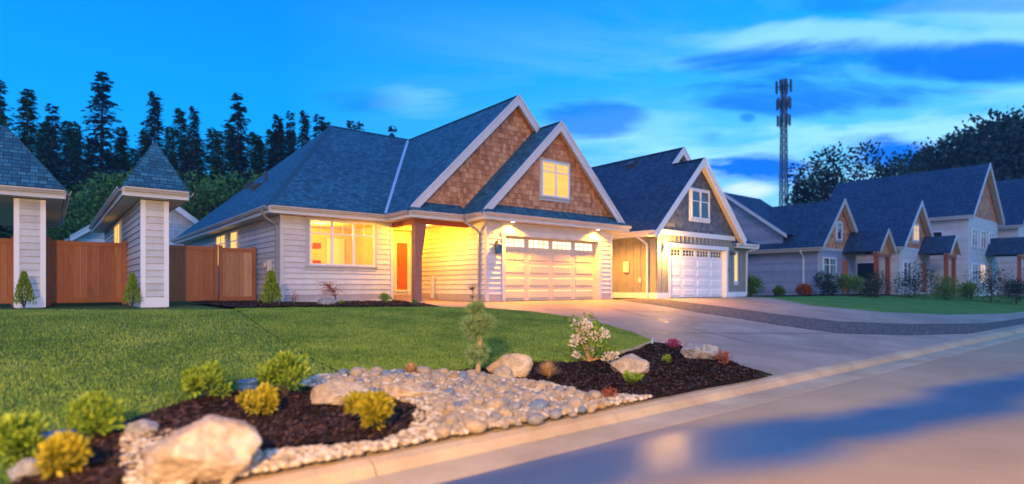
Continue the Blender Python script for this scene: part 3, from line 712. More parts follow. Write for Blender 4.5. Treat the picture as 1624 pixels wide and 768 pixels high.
# base board, foundation
for x0,y0,x1,y1 in ((.42,.425,4.19,.45),(.42,.425,.45,16.2),(4.16,2.72,5.44,2.75),(6.19,-2.3,6.22,2.72),(6.19,-2.33,6.87,-2.3),(11.70,-2.33,12.38,-2.3)): obj('base_board', MB().box((x0,y0,.04),(x1,y1,.27)), M['base_board'], H1)
fd = MB()
for x0,y0,x1,y1 in ((.47,.47,4.15,.6),(.47,.6,.6,16.1),(6.24,-2.28,6.9,-2.2),(11.62,-2.28,12.33,-2.2)): fd.box((x0,y0,-.4),(x1,y1,.05))
obj('foundation', fd, M['kerb_concrete'], H1)
# corner boards
for (x0,y0,x1,y1,zt) in ((.42,.40,.53,.50,2.72),(4.11,.41,4.22,.50,2.72),(6.185,-2.335,6.30,-2.24,2.72),(12.28,-2.335,12.39,-2.24,2.72),(4.19,2.70,4.25,2.76,2.72)):
    obj('corner_board', MB().box((x0,y0,.04),(x1,y1,zt)), M['siding'], H1)
# frieze under the soffit
# living room window, real room behind
win = window(H1, (0,.45), (1,0), (0,-1), 1.307, 3.515, 1.205, 2.655, 3, transom=2.22, tgrid=(2,2), pane='glass', depth_in=-.005, th=.055, tw=.10, label='wide three part lit window of the front room')
rm = MB()
rm.face([(.6,3.6,.3),(4.05,3.6,.3),(4.05,3.6,2.7),(.6,3.6,2.7)]); rm.face([(.6,.58,.3),(.6,3.6,.3),(.6,3.6,2.7),(.6,.58,2.7)]); rm.face([(4.05,.58,.3),(4.05,3.6,.3),(4.05,3.6,2.7),(4.05,.58,2.7)])
rm.face([(.6,.58,.3),(4.05,.58,.3),(4.05,3.6,.3),(.6,3.6,.3)]); rm.face([(.6,.58,2.7),(4.05,.58,2.7),(4.05,3.6,2.7),(.6,3.6,2.7)])
room = obj('room_interior', rm, M['room_paint'], H1)
mb = MB().box((3.05,3.5,.3),(3.75,3.56,2.35)); obj('interior_door', mb, M['frame_white'], room)
mb = MB().box((2.05,3.52,.3),(2.45,3.58,2.3)); obj('door_casing', mb, M['frame_white'], room)
mb = MB().box((2.55,3.53,1.95),(2.85,3.58,2.15)).box((2.55,3.53,1.3),(2.85,3.58,1.5)); obj('wall_shelf', mb, M['timber_red'], room)
point('room_light', (2.2, 1.9, 2.45), 230, (1,.42,.04), .12, H1)
# side windows
for (a, b) in ((7.2,8.75),(5.35,6.35)):
    window(H1, (.45,0), (0,1), (-1,0), a, b, 1.35, 2.62, 2 if b-a > 1.2 else 1, transom=2.25, pane='lit_pane', th=.045, tw=.09)
# front door, transom, landing
dr = MB().box((5.56,2.77,.40),(6.03,2.81,2.25)); 
for zz in ((.55,1.15),(1.3,2.1)): dr.box((5.63,2.755,zz[0]),(5.96,2.77,zz[1]))
fdoor = obj('front_door', dr, M['red_door'], H1)
obj('handle', MB().tube([(5.62,2.74,1.3),(5.62,2.72,1.4),(5.62,2.74,1.5)], .012, 8), M['metal_dark'], fdoor)
obj('door_casing', MB().box((5.44,2.72,.22),(5.555,2.80,2.70)).box((6.035,2.72,.22),(6.15,2.80,2.70)).box((5.555,2.722,2.25),(6.035,2.80,2.31)).box((5.555,2.722,2.62),(6.035,2.80,2.70)), M['frame_white'], H1)
obj('transom_window', MB().box((5.557,2.75,2.312),(6.033,2.77,2.618)), M['lit_pane'], H1)
obj('door_sill', MB().box((5.44,2.66,.33),(6.15,2.82,.40)), M['frame_white'], H1)
obj('porch_landing', MB().box((4.2,1.0,-.1),(6.18,2.7,.22)).box((4.2,.75,-.1),(6.18,1.0,.11)), M['concrete'], H1)
np_ = MB().box((6.02,.86,.02),(6.14,.98,.86)).box((6.0,.84,.86),(6.16,1.0,.90)).prism([(6.04,.88,.90),(6.12,.88,.90),(6.12,.96,.90),(6.04,.96,.90)], (0,0,.03)); obj('newel_post', np_, M['siding'], H1)
# porch post, beams
pp = MB(); pp.box((4.13,-1.27,.03),(4.37,-1.03,2.62)); 
post = obj('porch_post', pp, M['timber'], H1)
obj('bracket', MB().prism([(4.372,-1.24,1.35),(4.372,-1.24,2.56),(4.56,-1.24,2.56)], (0,.17,0)), M['timber'], post)
obj('post_base', MB().box((4.10,-1.30,-.02),(4.40,-1.00,.03)), M['white_trim'], post)
bm_ = MB().box((4.10,-1.26,2.56),(6.22,-1.06,2.715)).box((4.16,-1.06,2.56),(4.34,.44,2.715)); obj('porch_beam', bm_, M['timber_red'], H1)
point('porch_light', (5.0, -0.45, 2.42), 300, (1,.41,.01), .08, H1)
point('porch_light', (5.5, 1.9, 2.45), 80, (1,.41,.01), .08, H1)
lampd = MB(); lampd.tube([(5.0,-.45,2.72),(5.0,-.45,2.66)], .14, 20); c_ = obj('ceiling_light', lampd, M['white_trim'], H1); obj('bulb', MB().tube([(5.0,-.45,2.66),(5.0,-.45,2.63)], .11, 20), M['bulb'], c_)
# garage door in its reveal
def garage_door(parent, x0, x1, y, z0, z1, cols, rows, m, pane, frame_m, inset=.24, jm_='siding'):
    jb = MB().box((x0-.14,y-.03,.04),(x0-.003,y+.0,z1+.02)).box((x1+.003,y-.03,.04),(x1+.14,y+.0,z1+.02)).box((x0-.17,y-.036,z1+.02),(x1+.17,y,z1+.19))
    jb.box((x0-.1,y,0),(x0-.003,y+inset+.1,z1)).box((x1+.003,y,0),(x1+.1,y+inset+.1,z1)).box((x0-.1,y+.01,z1+.003),(x1+.1,y+inset+.1,z1+.018))
    obj('garage_frame', jb, M[jm_], parent)
    yd = y+inset; mb = MB(); W = (x1-x0)/cols; Hh = (z1-z0)/rows
    dbox = MB()
    for r in range(rows):
        za, zb = z0+Hh*r+.003, z0+Hh*(r+1)-.003
        if r < rows-1:
            dbox.box((x0,yd,za),(x1,yd+.045,zb))
            for c in range(cols):
                a, b = x0+W*c+.10, x0+W*(c+1)-.10; p, q = za+.07, zb-.07
                i = .035
                V = [(a,yd+.002,p),(b,yd+.002,p),(b,yd+.002,q),(a,yd+.002,q),(a+i,yd-.018,p+i),(b-i,yd-.018,p+i),(b-i,yd-.018,q-i),(a+i,yd-.018,q-i)]
                dbox.mesh(V, [(0,1,5,4),(1,2,6,5),(2,3,7,6),(3,0,4,7),(4,5,6,7)])
        else:
            dbox.box((x0,yd,za),(x1,yd+.045,za+.11)).box((x0,yd,zb-.06),(x1,yd+.045,zb))
            for c in range(cols+1):
                a = x0+W*c; dbox.box((max(x0,a-.10),yd,za+.11),(min(x1,a+.10),yd+.045,zb-.06))
    gd = obj('garage_door', dbox, M[m], parent)
    za, zb = z0+Hh*(rows-1)+.113, z1-.063
    for c in range(cols):
        a, b = x0+W*c+.10, x0+W*(c+1)-.10; fr = MB()
        for k in range(1, 4): x = a+(b-a)*k/4; fr.box((x-.009,yd+.002,za),(x+.009,yd+.02,zb))
        zm = (za+zb)/2; fr.box((a,yd+.004,zm-.009),(b,yd+.018,zm+.009))
        pn = MB().face([(a,yd+.03,za),(b,yd+.03,za),(b,yd+.03,zb),(a,yd+.03,zb)])
        wdw = obj('door_window', pn, M[pane], gd); obj('muntin', fr, M[m], wdw) if False else None
        o2 = obj('muntins', fr, M[m], gd)
    obj('door_seal', MB().box((x0,yd-.004,z0-.03),(x1,yd+.04,z0)), M['metal_dark'], gd)
    return gd
garage_door(H1, 6.975, 11.60, -2.33, .03, 2.25, 4, 5, 'door_paint', 'lit_garage', 'trim')
for x in (7.15, 11.35): soffit_lamp(H1, x, -2.53, 2.72, 1350)
soffit_lamp(H1, 12.62, -1.5, 2.72, 1300, 165)
# light on the wall between porch and garage door (unlit lantern)
lt = MB().box((6.52,-2.50,1.63),(6.72,-2.36,1.90)).prism([(6.50,-2.52,1.90),(6.74,-2.52,1.90),(6.74,-2.34,1.90),(6.50,-2.34,1.90)], (0,0,.02))
lant = obj('wall_lantern', lt, M['glass_blue'], H1); obj('bracket', MB().box((6.57,-2.36,1.80),(6.67,-2.32,2.06)).tube([(6.62,-2.34,2.02),(6.62,-2.40,2.06),(6.62,-2.43,1.92)], .012, 8), M['metal_dark'], lant)
# downspouts
def downspout(parent, path, m='pipe', r=.042): 
    mb = MB().tube(path, r*1.15, 4, rot=.5)
    obj('downspout', mb, M[m], parent)
downspout(H1, [(-.06,.55,2.84),(-.05,.57,2.70),(.10,.62,2.58),(.34,.66,2.46),(.39,.66,2.35),(.39,.66,.1),(.2,.6,.05)])
downspout(H1, [(5.72,-1.75,2.84),(5.73,-1.76,2.68),(5.9,-1.85,2.55),(6.1,-1.93,2.42),(6.16,-1.95,2.3),(6.16,-1.95,.1)])
mbx = MB().box((.28,1.25,1.0),(.42,1.55,1.35)).tube([(.27,1.4,1.2),(.20,1.4,1.2)], .09, 16); obj('meter_box', mbx, M['plastic_box'], H1)

# ================================================================== HOUSE 2
H2 = thing('house', 'house with navy roof and white garage door right beside the cedar gabled house', 'house', (18, 4, 0))
e2, um2, z2 = 2.83, 17.46, 6.16; umb, zb2 = 18.38, 7.08; xr = um2+(z2-e2)
r2 = roof(MB(), [
    [(14.13,-3.2,e2),(um2,-3.2,z2),(um2,-1.5,z2),(14.13,-1.5,e2)], [(um2,-3.2,z2),(xr,-3.2,e2),(xr,-1.5,e2),(um2,-1.5,z2)],
    [(14.13,-1.5,e2),(umb,-1.5,zb2),(umb,14,zb2),(14.13,14,e2)], [(umb,-1.5,zb2),(22.63,-1.5,e2),(22.63,14,e2),(umb,14,zb2)],
    [(20.35,-2.85,2.62),(22.65,-2.85,2.62),(22.3,-1.5,3.3),(20.35,-1.5,3.3)]])
roof2 = obj('roof', r2, M['shingle_navy'], H2)
caps(roof2, [((um2,-3.18,z2),(um2,-1.5,z2)), ((umb,-1.5,zb2),(umb,13.9,zb2))], M['shingle_navy'])
for v in (1.0, 5.0, 9.5):
    u_ = umb-.45; zz = zb2-.45; mb = MB(); mb.prism([(u_-.22,v,zz-.2),(u_+.2,v,zz+.22),(u_-.02,v,zz+.26),(u_-.28,v,zz+.05)], (0,.4,0)); obj('roof_vent', mb, M['metal_dark'], roof2)
gt, fa = eave_trim([((14.13,14),(14.13,-3.0),(-1,0)), ((20.7,-2.85),(22.65,-2.85),(0,-1))], e2, 0)
gt2, fa2 = eave_trim([((14.13,14),(14.13,-3.1),(-1,0))], e2, 0); gt3, fa3 = eave_trim([((20.75,-2.85),(22.65,-2.85),(0,-1)), ((22.65,-2.85),(22.65,-1.5),(1,0))], 2.62, 0)
obj('gutter', gt2, M['white_trim'], roof2); obj('fascia', fa2, M['white_trim'], roof2); obj('gutter', gt3, M['white_trim'], roof2); obj('fascia', fa3, M['white_trim'], roof2)
obj('soffit', MB().box((14.15,-3.15,2.62),(14.66,14,2.64)).box((20.6,-2.84,2.42),(22.6,-1.5,2.44)).box((14.66,-3.15,2.62),(20.3,-2.82,2.64)) if False else MB().box((14.15,-3.1,2.62),(14.66,14,2.64)).box((20.6,-2.84,2.42),(22.6,-1.5,2.44)), M['white_trim'], roof2)
rake(roof2, um2, -3.17, z2, 14.0, 20.93, M['white_trim'], h=.26)
rake(roof2, umb, -1.47, zb2, 17.45, 22.56, M['white_trim'], h=.26)
gm = MB(); clip = gable_clip(um2, z2, 2.92); gm.face([(a,-2.8,b) for a, b in clip]); shakes(gm, (0,-2.8), (1,0), (0,-1), 14.1, 20.9, 2.92, z2, clip, .15, (.12,.22), .016); obj('shingle_gable', gm, M['slate_shake'], H2)
gm = MB(); clip = gable_clip(umb, zb2, 3.3); gm.face([(a,-1.15,b) for a, b in clip]); shakes(gm, (0,-1.15), (1,0), (0,-1), 14.1, 22.6, 3.3, zb2, clip, .15, (.12,.22), .016); obj('shingle_gable', gm, M['slate_shake'], H2)
obj('band_board', MB().box((14.5,-2.85,2.72),(20.6,-2.8,2.93)), M['white_trim'], H2)
wl = MB()
for a in ((14.65,-2.78,14.75,14,0,2.62),(14.75,-2.78,15.5,-2.68,0,2.72),(19.9,-2.78,20.6,-2.68,0,2.72),(15.5,-2.78,19.9,-2.68,2.2,2.72),(20.6,-2.4,22.3,-2.3,0,2.42),(22.2,-2.3,22.3,14,0,2.5),(14.75,13.9,22.2,14,0,2.6)): wl.box((a[0],a[1],a[4]),(a[2],a[3],a[5]))
v = -2.75
while v < 13.5: wl.box((14.62,v,.25),(14.65,v+.045,2.62)); v += .40
u = 14.66
while u < 20.6:
    if u < 15.3 or u > 20.0: wl.box((u,-2.81,.25),(u+.045,-2.78,2.72))
    else: wl.box((u,-2.81,2.40),(u+.045,-2.78,2.72))
    u += .30
for u in (20.62,20.95,21.5,21.8,22.1,22.26): wl.box((u,-2.43,.25),(u+.045,-2.40,2.42))
obj('wall', wl, M['board_batten'], H2)
for a_, b_ in (((14.62,-2.83,.03),(15.34,-2.8,.27)), ((20.0,-2.83,.03),(20.63,-2.8,.27)), ((14.59,-2.83,.03),(14.62,14,.27)), ((20.63,-2.45,.03),(22.33,-2.41,.27))): obj('base_board', MB().box(a_, b_), M['white_trim'], H2)
garage_door(H2, 15.52, 19.86, -2.81, .05, 2.2, 4, 5, 'door_white', 'glass_dark', 'white_trim', .2, 'white_trim')
window(H2, (0,-2.8), (1,0), (0,-1), 16.98, 18.36, 3.56, 4.80, 2, transom=4.32, pane='glass_blue', trimm='white_trim', th=.06, tw=.10, label='upper window reflecting the blue sky in the grey gable')
window(H2, (0,-2.4), (1,0), (0,-1), 21.12, 21.48, .75, 2.2, 1, pane='lit_pane', trimm='white_trim', th=.05, tw=.08, label='narrow lit window right of the white garage door')
def sconce(parent, x, y, z, lit):
    bk = MB().box((x-.05,y-.03,z-.08),(x+.05,y,z+.12)).tube([(x,y-.03,z+.08),(x,y-.13,z+.14),(x,y-.15,z+.06)], .01, 8)
    s = obj('wall_lamp', bk, M['metal_dark'], parent)
    obj('lamp_shade', MB().tube([(x,y-.15,z+.07),(x,y-.15,z-.10)], [.045,.085], 12), M['bulb' if lit else 'glass_dark'], s)
    if lit: point('lamp_light', (x, y-.28, z-.05), lit, (1,.48,.09), .05, parent)
sconce(H2, 15.02, -2.81, 2.12, 480); sconce(H2, 20.3, -2.81, 2.12, 0)
mbx = MB().box((14.55,-1.35,1.15),(14.62,-1.05,1.62)); obj('meter_box', mbx, M['plastic_box'], H2); obj('outlet', MB().box((14.58,-2.0,.7),(14.62,-1.85,.9)), M['plastic_box'], H2); obj('outlet', MB().box((14.58,-1.3+2,.62),(14.62,-1.15+2,.8)), M['plastic_box'], H2)
downspout(H2, [(14.05,-2.2,2.75),(14.06,-2.22,2.6),(14.3,-2.3,2.45),(14.54,-2.35,2.3),(14.56,-2.35,2.2),(14.56,-2.35,.1)], 'white_trim')
downspout(H2, [(22.7,-2.9,2.55),(22.7,-2.88,2.45),(22.5,-2.6,2.35),(22.35,-2.46,2.25),(22.33,-2.44,.1)], 'white_trim')
obj('keypad', MB().box((19.99,-2.87,1.25),(20.05,-2.845,1.42)), M['metal_dark'], H2)

# ================================================================== further houses
def gable_house(name, label, u0, u1, v0, v1, ez, slope, wall, gable, trimm, roofm, wins=(), side=(), basez=0.0, over=.4, base=True, door=None, gwin=None, lap=True):
    T = thing(name, label, 'house', ((u0+u1)/2, v0, basez))
    um = (u0+u1)/2; zr = ez+(um-u0+over)*slope; L, Rr = u0-over, u1+over
    rt = obj('roof', roof(MB(), [[(L,v0-over,ez),(um,v0-over,zr),(um,v1+over,zr),(L,v1+over,ez)], [(um,v0-over,zr),(Rr,v0-over,ez),(Rr,v1+over,ez),(um,v1+over,zr)]]), M[roofm], T)
    for sg in (((L,v1+over),(L,v0-over),(-1,0)), ((Rr,v0-over),(Rr,v1+over),(1,0))):
        gt, fa = eave_trim([sg], ez, 0); obj('gutter', gt, M[trimm], rt); obj('fascia', fa, M[trimm], rt)
    rake(rt, um, v0-over+.02, zr, L+.05, Rr-.05, M[trimm], slope=slope, h=.24)
    obj('soffit', MB().box((L+.02,v0-over+.03,ez-.2),(u0,v1,ez-.18)).box((u1,v0-over+.03,ez-.2),(Rr-.02,v1,ez-.18)), M[trimm], rt)
    w = MB(); w.box((u0+.02,v0+.02,basez-.6),(u1-.02,v1,ez-.1))
    if lap:
        siding(w, (u0,v0), (1,0), (0,-1), u1-u0, basez+.2, ez-.1); siding(w, (u0,v1), (0,-1), (-1,0), v1-v0, basez+.2, ez-.15)
    obj('wall', w, M[wall], T)
    gm = MB(); clip = gable_clip(um, zr, ez-.1, slope, .06); gm.prism([(a,v0+.01,b) for a, b in clip], (0,.1,0)); shakes(gm, (0,v0), (1,0), (0,-1), clip[0][0], clip[1][0], ez-.1, zr, clip, .2, (.16,.3)); obj('gable_wall', gm, M[gable], T)
    gm = MB(); gm.prism([(a,v1-.1,b) for a, b in clip], (0,.08,0)); obj('gable_wall', gm, M[gable], T)
    cb = MB().box((u0-.03,v0-.035,basez),(u0+.12,v0+.08,ez-.12)).box((u1-.12,v0-.035,basez),(u1+.03,v0+.08,ez-.12)).box((u0-.03,v0-.04,ez-.14),(u1+.03,v0,ez+.04)); obj('corner_board', cb, M[trimm], T)
    for (a, b, z0, z1, pn) in wins: window(T, (0,v0), (1,0), (0,-1), a, b, z0, z1, 2 if b-a > 1.1 else 1, transom=z0+(z1-z0)*.7, pane=pn, trimm=trimm, th=.07, tw=.1)
    for (a, b, z0, z1, pn) in side: window(T, (u0,0), (0,1), (-1,0), a, b, z0, z1, 1, pane=pn, trimm=trimm, th=.06, tw=.1)
    if door:
        a, b = door; d = obj('front_door', MB().box((a,v0-.05,basez+.15),(b,v0-.02,basez+2.2)).box((a+.12,v0-.06,basez+.4),(b-.12,v0-.05,basez+1.1)).box((a+.12,v0-.06,basez+1.25),(b-.12,v0-.05,basez+2.0)), M['red_door'], T)
        obj('handle', MB().tube([(b-.1,v0-.08,basez+1.1),(b-.1,v0-.12,basez+1.15),(b-.1,v0-.08,basez+1.2)], .012, 6), M['metal_dark'], d)
    return T, rt
def porch(T, um, hw, v0, v1, ez, slope, roofm, trimm, gable, basez=0):
    zr = ez+(hw+.3)*slope; L, Rr = um-hw-.3, um+hw+.3
    rt = obj('porch_roof', roof(MB(), [[(L,v0-.3,ez),(um,v0-.3,zr),(um,v1,zr),(L,v1,ez)], [(um,v0-.3,zr),(Rr,v0-.3,ez),(Rr,v1,ez),(um,v1,zr)]]), M[roofm], T)
    rake(rt, um, v0-.28, zr, L+.04, Rr-.04, M[trimm], slope=slope, h=.2)
    gm = MB(); clip = gable_clip(um, zr, ez-.1, slope, .06); gm.prism([(a,v0,b) for a, b in clip], (0,.08,0)); obj('porch_gable', gm, M[gable], T)
    obj('porch_beam', MB().box((um-hw-.1,v0-.06,ez-.3),(um+hw+.1,v0+.15,ez-.1)), M['timber_red'], T)
    for x in (um-hw+.05, um+hw-.25): obj('porch_post', MB().box((x,v0-.05,basez),(x+.24,v0+.17,ez-.3)), M['timber_red'], T)
H3, rt3 = gable_house('house', 'lavender sided house with orange front gable, third along the street', 31.35, 36.8, -2.1, 9, 2.90, 1.0, 'siding_grey', 'cedar', 'trim', 'shingle_navy',
    wins=[(31.75,33.6,.9,2.3,'glass_dark'),(33.7,34.5,3.5,4.6,'glass_blue')], door=(34.6,35.5))
porch(H3, 36.0, 1.1, -4.0, -2.0, 2.7, 1.0, 'shingle_navy', 'trim', 'cedar')
downspout(H3, [(30.9,-1.2,2.8),(30.95,-1.2,2.6),(31.25,-1.2,2.4),(31.3,-1.2,2.2),(31.3,-1.2,.1)], 'white_trim')
# cross gable over the left slope
cg = roof(MB(), [[(30.95,-.35,3.78),(35.8,-.35,3.78),(35.8,4.0,6.95),(30.95,4.0,6.95)], [(30.95,8.35,3.78),(35.8,8.35,3.78),(35.8,4.0,6.95),(30.95,4.0,6.95)]]); obj('cross_roof', cg, M['shingle_navy'], H3)
gm = MB(); gm.prism([(31.3,.1,3.2),(31.3,7.9,3.2),(31.3,7.9,4.0),(31.3,4.0,6.85),(31.3,.1,4.0)], (.1,0,0)); siding(gm, (31.3,7.9), (0,-1), (-1,0), 7.8, 3.2, 6.8, clip=[(0,3.2),(7.8,3.2),(7.8,4.0),(3.9,6.85),(0,4.0)]); obj('cross_gable_wall', gm, M['siding_grey'], H3)
mb = MB()
for s in (-.35, 8.35): mb.prism([(30.93,s,3.80),(30.93,4.0,6.99),(30.93,4.0,6.75),(30.93,s,3.58)], (-.04,0,0))
obj('cross_rake', mb, M['rake'], H3)
H4, rt4 = gable_house('house', 'pinkish grey house with shingled gable, fourth along the street', 38.9, 44.9, -4.0, 5, 3.15, .95, 'siding', 'cedar', 'rake', 'shingle_navy',
    wins=[(39.4,40.9,.8,2.2,'glass_blue'),(41.3,42.4,3.7,4.8,'lit_dim')], door=(43.3,44.2), side=[(-2.6,-1.4,1.0,2.2,'glass_dark')])
porch(H4, 43.7, 1.0, -5.6, -4.0, 2.8, .95, 'shingle_navy', 'rake', 'cedar')
H5, rt5 = gable_house('house', 'tall two storey house with dark roof and pink upper walls, fifth along the street', 46.2, 54.2, -6.0, 4, 5.6, .95, 'siding', 'cedar', 'rake', 'shingle_navy',
    wins=[(46.8,48.3,.8,2.2,'glass_blue'),(49.0,50.4,.8,2.2,'lit_dim'),(46.8,48.2,3.4,4.7,'glass_blue'),(49.2,50.6,3.4,4.7,'glass_dark'),(51.6,53.0,3.4,4.7,'glass_blue')], door=(51.6,52.6), side=[(-4.5,-3.3,3.3,4.6,'glass_dark')])
porch(H5, 52.1, 1.2, -8.0, -6.0, 2.9, .9, 'shingle_navy', 'rake', 'cedar')
u_, v_ = at(1640, 47)
H6, rt6 = gable_house('house', 'tall house at the right end of the row with shingled gable', u_, u_+8, v_+1, v_+10, 5.6, 1.0, 'siding', 'cedar', 'rake', 'shingle_navy', wins=[(u_+.8,u_+2.2,.8,2.2,'glass_blue'),(u_+.8,u_+2.2,3.4,4.7,'glass_blue')])
# small house behind the fence on the left
u_, v_ = at(283, 33)
H7, rt7 = gable_house('house', 'small pale house with teal roof far behind the wooden fence', u_-4.6, u_+2.2, v_, v_+10, 3.0, .75, 'siding', 'siding', 'white_trim', 'shingle', wins=[(u_-2,u_-1,1,2.2,'glass_dark')])

# narrow outbuildings on the left with steep little turret roofs
def outbuilding(u0, v0, L, label, pk=4.35, lo=.42):
    u1 = u0+.56; T = thing('outbuilding', label, 'outbuilding', (u0+.28, v0, 0), 'narrow outbuildings along the wooden fence')
    w = MB(); w.box((u0+.01,v0+.01,-.3),(u1-.01,v0+L,2.72)); siding(w, (u0,v0), (1,0), (0,-1), .56, .27, 2.72); siding(w, (u0,v0+L), (0,-1), (-1,0), L, .27, 2.72); siding(w, (u1,v0), (0,1), (1,0), L, .27, 2.72); obj('wall', w, M['siding'], T)
    cb = MB().box((u0-.03,v0-.035,0),(u0+.08,v0+.06,2.72)).box((u1-.08,v0-.035,0),(u1+.03,v0+.06,2.72)).box((u0+.08,v0-.03,.0),(u1-.08,v0,.25)); obj('corner_board', cb, M['frame_white'], T)
    a, b, c, d = u0-lo, u1+.40, v0-.42, v0+1.5; ap = ((a+b)/2+.1, v0+.7, pk)
    rt = obj('roof', roof(MB(), [[(a,c,2.95),(b,c,2.95),ap], [(b,c,2.95),(b,d,2.95),ap], [(b,d,2.95),(a,d,2.95),ap], [(a,d,2.95),(a,c,2.95),ap],
        [(a,d-.9,2.95),(a,v0+L+.4,2.95),((a+b)/2,v0+L+.4,3.6),((a+b)/2,d-.9,3.6)], [(b,d-.9,2.95),(b,v0+L+.4,2.95),((a+b)/2,v0+L+.4,3.6),((a+b)/2,d-.9,3.6)]]), M['shingle'], T)
    gt, fa = eave_trim([((a,v0+L),(a,c),(-1,0)), ((a,c),(b,c),(0,-1)), ((b,c),(b,v0+L),(1,0))], 2.95, 0); obj('gutter', gt, M['gutter'], rt); obj('fascia', fa, M['rake'], rt)
    obj('soffit', MB().box((a+.02,c+.02,2.74),(b-.02,v0+L,2.76)), M['soffit'], rt)
    return T
OB1 = outbuilding(-3.24, -.47, 12, 'pale narrow outbuilding with steep blue roof, between the two fence runs')
window(OB1, (-3.24,0), (0,1), (-1,0), 4.3, 6.2, 1.5, 2.6, 2, pane='lit_pane', th=.05, tw=.09, label='lit window in the side wall')
OB2 = outbuilding(-5.72, 1.2, 9, 'pale narrow outbuilding with steep blue roof, at the left edge', 4.6, 1.6)

# ================================================================== fence
def fence(name, label, u0, u1, v, h, group=None, gate=False):
    T = thing(name, label, 'gate' if gate else 'fence', ((u0+u1)/2, v, 0), group)
    mb = MB(); u = u0+.06; 
    while u < u1-.08:
        w = min(.14, u1-.06-u); mb.box((u+.002,v-.012+random.uniform(-.004,.004),.06),(u+w-.002,v+.012,h-.06), random.random() if gate else random.uniform(.25,.62)); u += w
    obj('boards', mb, M['gate_wood' if gate else 'fence_wood'], T)
    obj('rail', MB().box((u0,v-.05,h-.10),(u1,v-.014,h-.02), .35).box((u0,v-.06,h-.02),(u1,v+.06,h+.015), .4), M['fence_wood'], T)
    obj('rail', MB().box((u0,v-.05,.08),(u1,v-.014,.20), .35), M['fence_wood'], T)
    n = max(1, round((u1-u0)/1.3))
    for k in range(n+1):
        x = u0+(u1-u0)*k/n; x = min(max(x, u0+.05), u1-.05); obj('post', MB().box((x-.05,v-.09,0),(x+.05,v+.02,h+.06), .3).prism([(x-.06,v-.10,h+.06),(x+.06,v-.10,h+.06),(x+.06,v+.03,h+.06),(x-.06,v+.03,h+.06)], (0,0,.02), .3), M['fence_wood'], T)
    return T
fence('wooden_fence', 'reddish board fence between the pale outbuilding and the knotty wooden gate', -2.66, -.80, 2.9, 1.8, 'cedar board fence runs')
fence('wooden_gate', 'knotty cedar gate panel beside the corner of the main house', -.76, .36, 2.9, 1.78, gate=True)
fence('wooden_fence', 'long reddish board fence between the two pale outbuildings', -5.12, -3.27, 2.9, 1.8, 'cedar board fence runs')
fence('wooden_fence', 'reddish board fence running out at the left edge of the picture', -9.5, -5.75, 2.9, 1.8, 'cedar board fence runs')

# ================================================================== plants
def rnd_dir():
    while True:
        p = Vector((random.uniform(-1,1), random.uniform(-1,1), random.uniform(-1,1)))
        if .05 < p.length < 1: return p.normalized()
def leaf(mb, p, size, d=None, asp=.5, tone=None):
    d = d or rnd_dir(); s = d.cross(rnd_dir()).normalized()*size*asp*.5
    mb.face([p, p+d*size*.5+s, p+d*size, p+d*size*.5-s], random.random() if tone is None else tone)
def leafball(mb, c, r, n, size, asp=.5, flat=1.0, up=.3):
    c = Vector(c)
    for _ in range(n):
        d = rnd_dir(); rr = r*(random.random()**.45); p = c + Vector((d.x*rr, d.y*rr, d.z*rr*flat))
        leaf(mb, p, size*random.uniform(.6,1.2), (d+Vector((0,0,up))+rnd_dir()*.7).normalized(), asp, min(1,max(0,.5+d.z*.15+random.uniform(-.35,.35))))
def tuft(mb, c, r, n, w=.008, up=.35):
    c = Vector(c)
    for _ in range(n):
        d = rnd_dir(); d.z = abs(d.z)*.8+up*.3 if random.random() < .75 else d.z; d.normalize()
        L = r*random.uniform(.7,1.1); s = d.cross(rnd_dir()).normalized()*w
        mb.face([c+d*r*.05-s, c+d*r*.05+s, c+d*L], random.random())
def bush(name, label, px, py, hpx, kind='leaf_lime', wr=.8, group=None, leafs=.05, n=500, cat='shrub', cone=False):
    u, v = gp(px, py); D = depth(u, v); h = hpx*D/F; z = g(u, v)+.04
    T = thing(name, label, cat, (u, v, z), group)
    st = MB()
    for k in range(5):
        a = k*1.256+random.random(); st.tube([(u,v,z-.02),(u+.1*h*math.cos(a),v+.1*h*math.sin(a),z+h*.3),(u+.22*h*wr*math.cos(a),v+.22*h*wr*math.sin(a),z+h*.6)], [.012*h+.004,.008*h+.003,.003], 6)
    obj('stem', st, M['bark'], T)
    mb = MB()
    if cone:
        for k in range(n):
            t = random.random()**.7; r = (1-t)*.5*wr*h*random.uniform(.3,1.1)+.02; a = random.uniform(0, 6.283); p = Vector((u+r*math.cos(a), v+r*math.sin(a), z+h*(.04+.92*t)))
            leaf(mb, p, leafs*random.uniform(.7,1.3), Vector((math.cos(a)*.5, math.sin(a)*.5, 1)).normalized(), .35)
    else:
        for k in range(11):
            d = rnd_dir(); c = (u+d.x*.36*h*wr, v+d.y*.36*h*wr, z+h*.52+d.z*.30*h); leafball(mb, c, .25*h*random.uniform(.5,1.25), n//13, leafs*random.uniform(.8,1.3), .5, up=.9)
    obj('foliage', mb, M[kind], T); return T
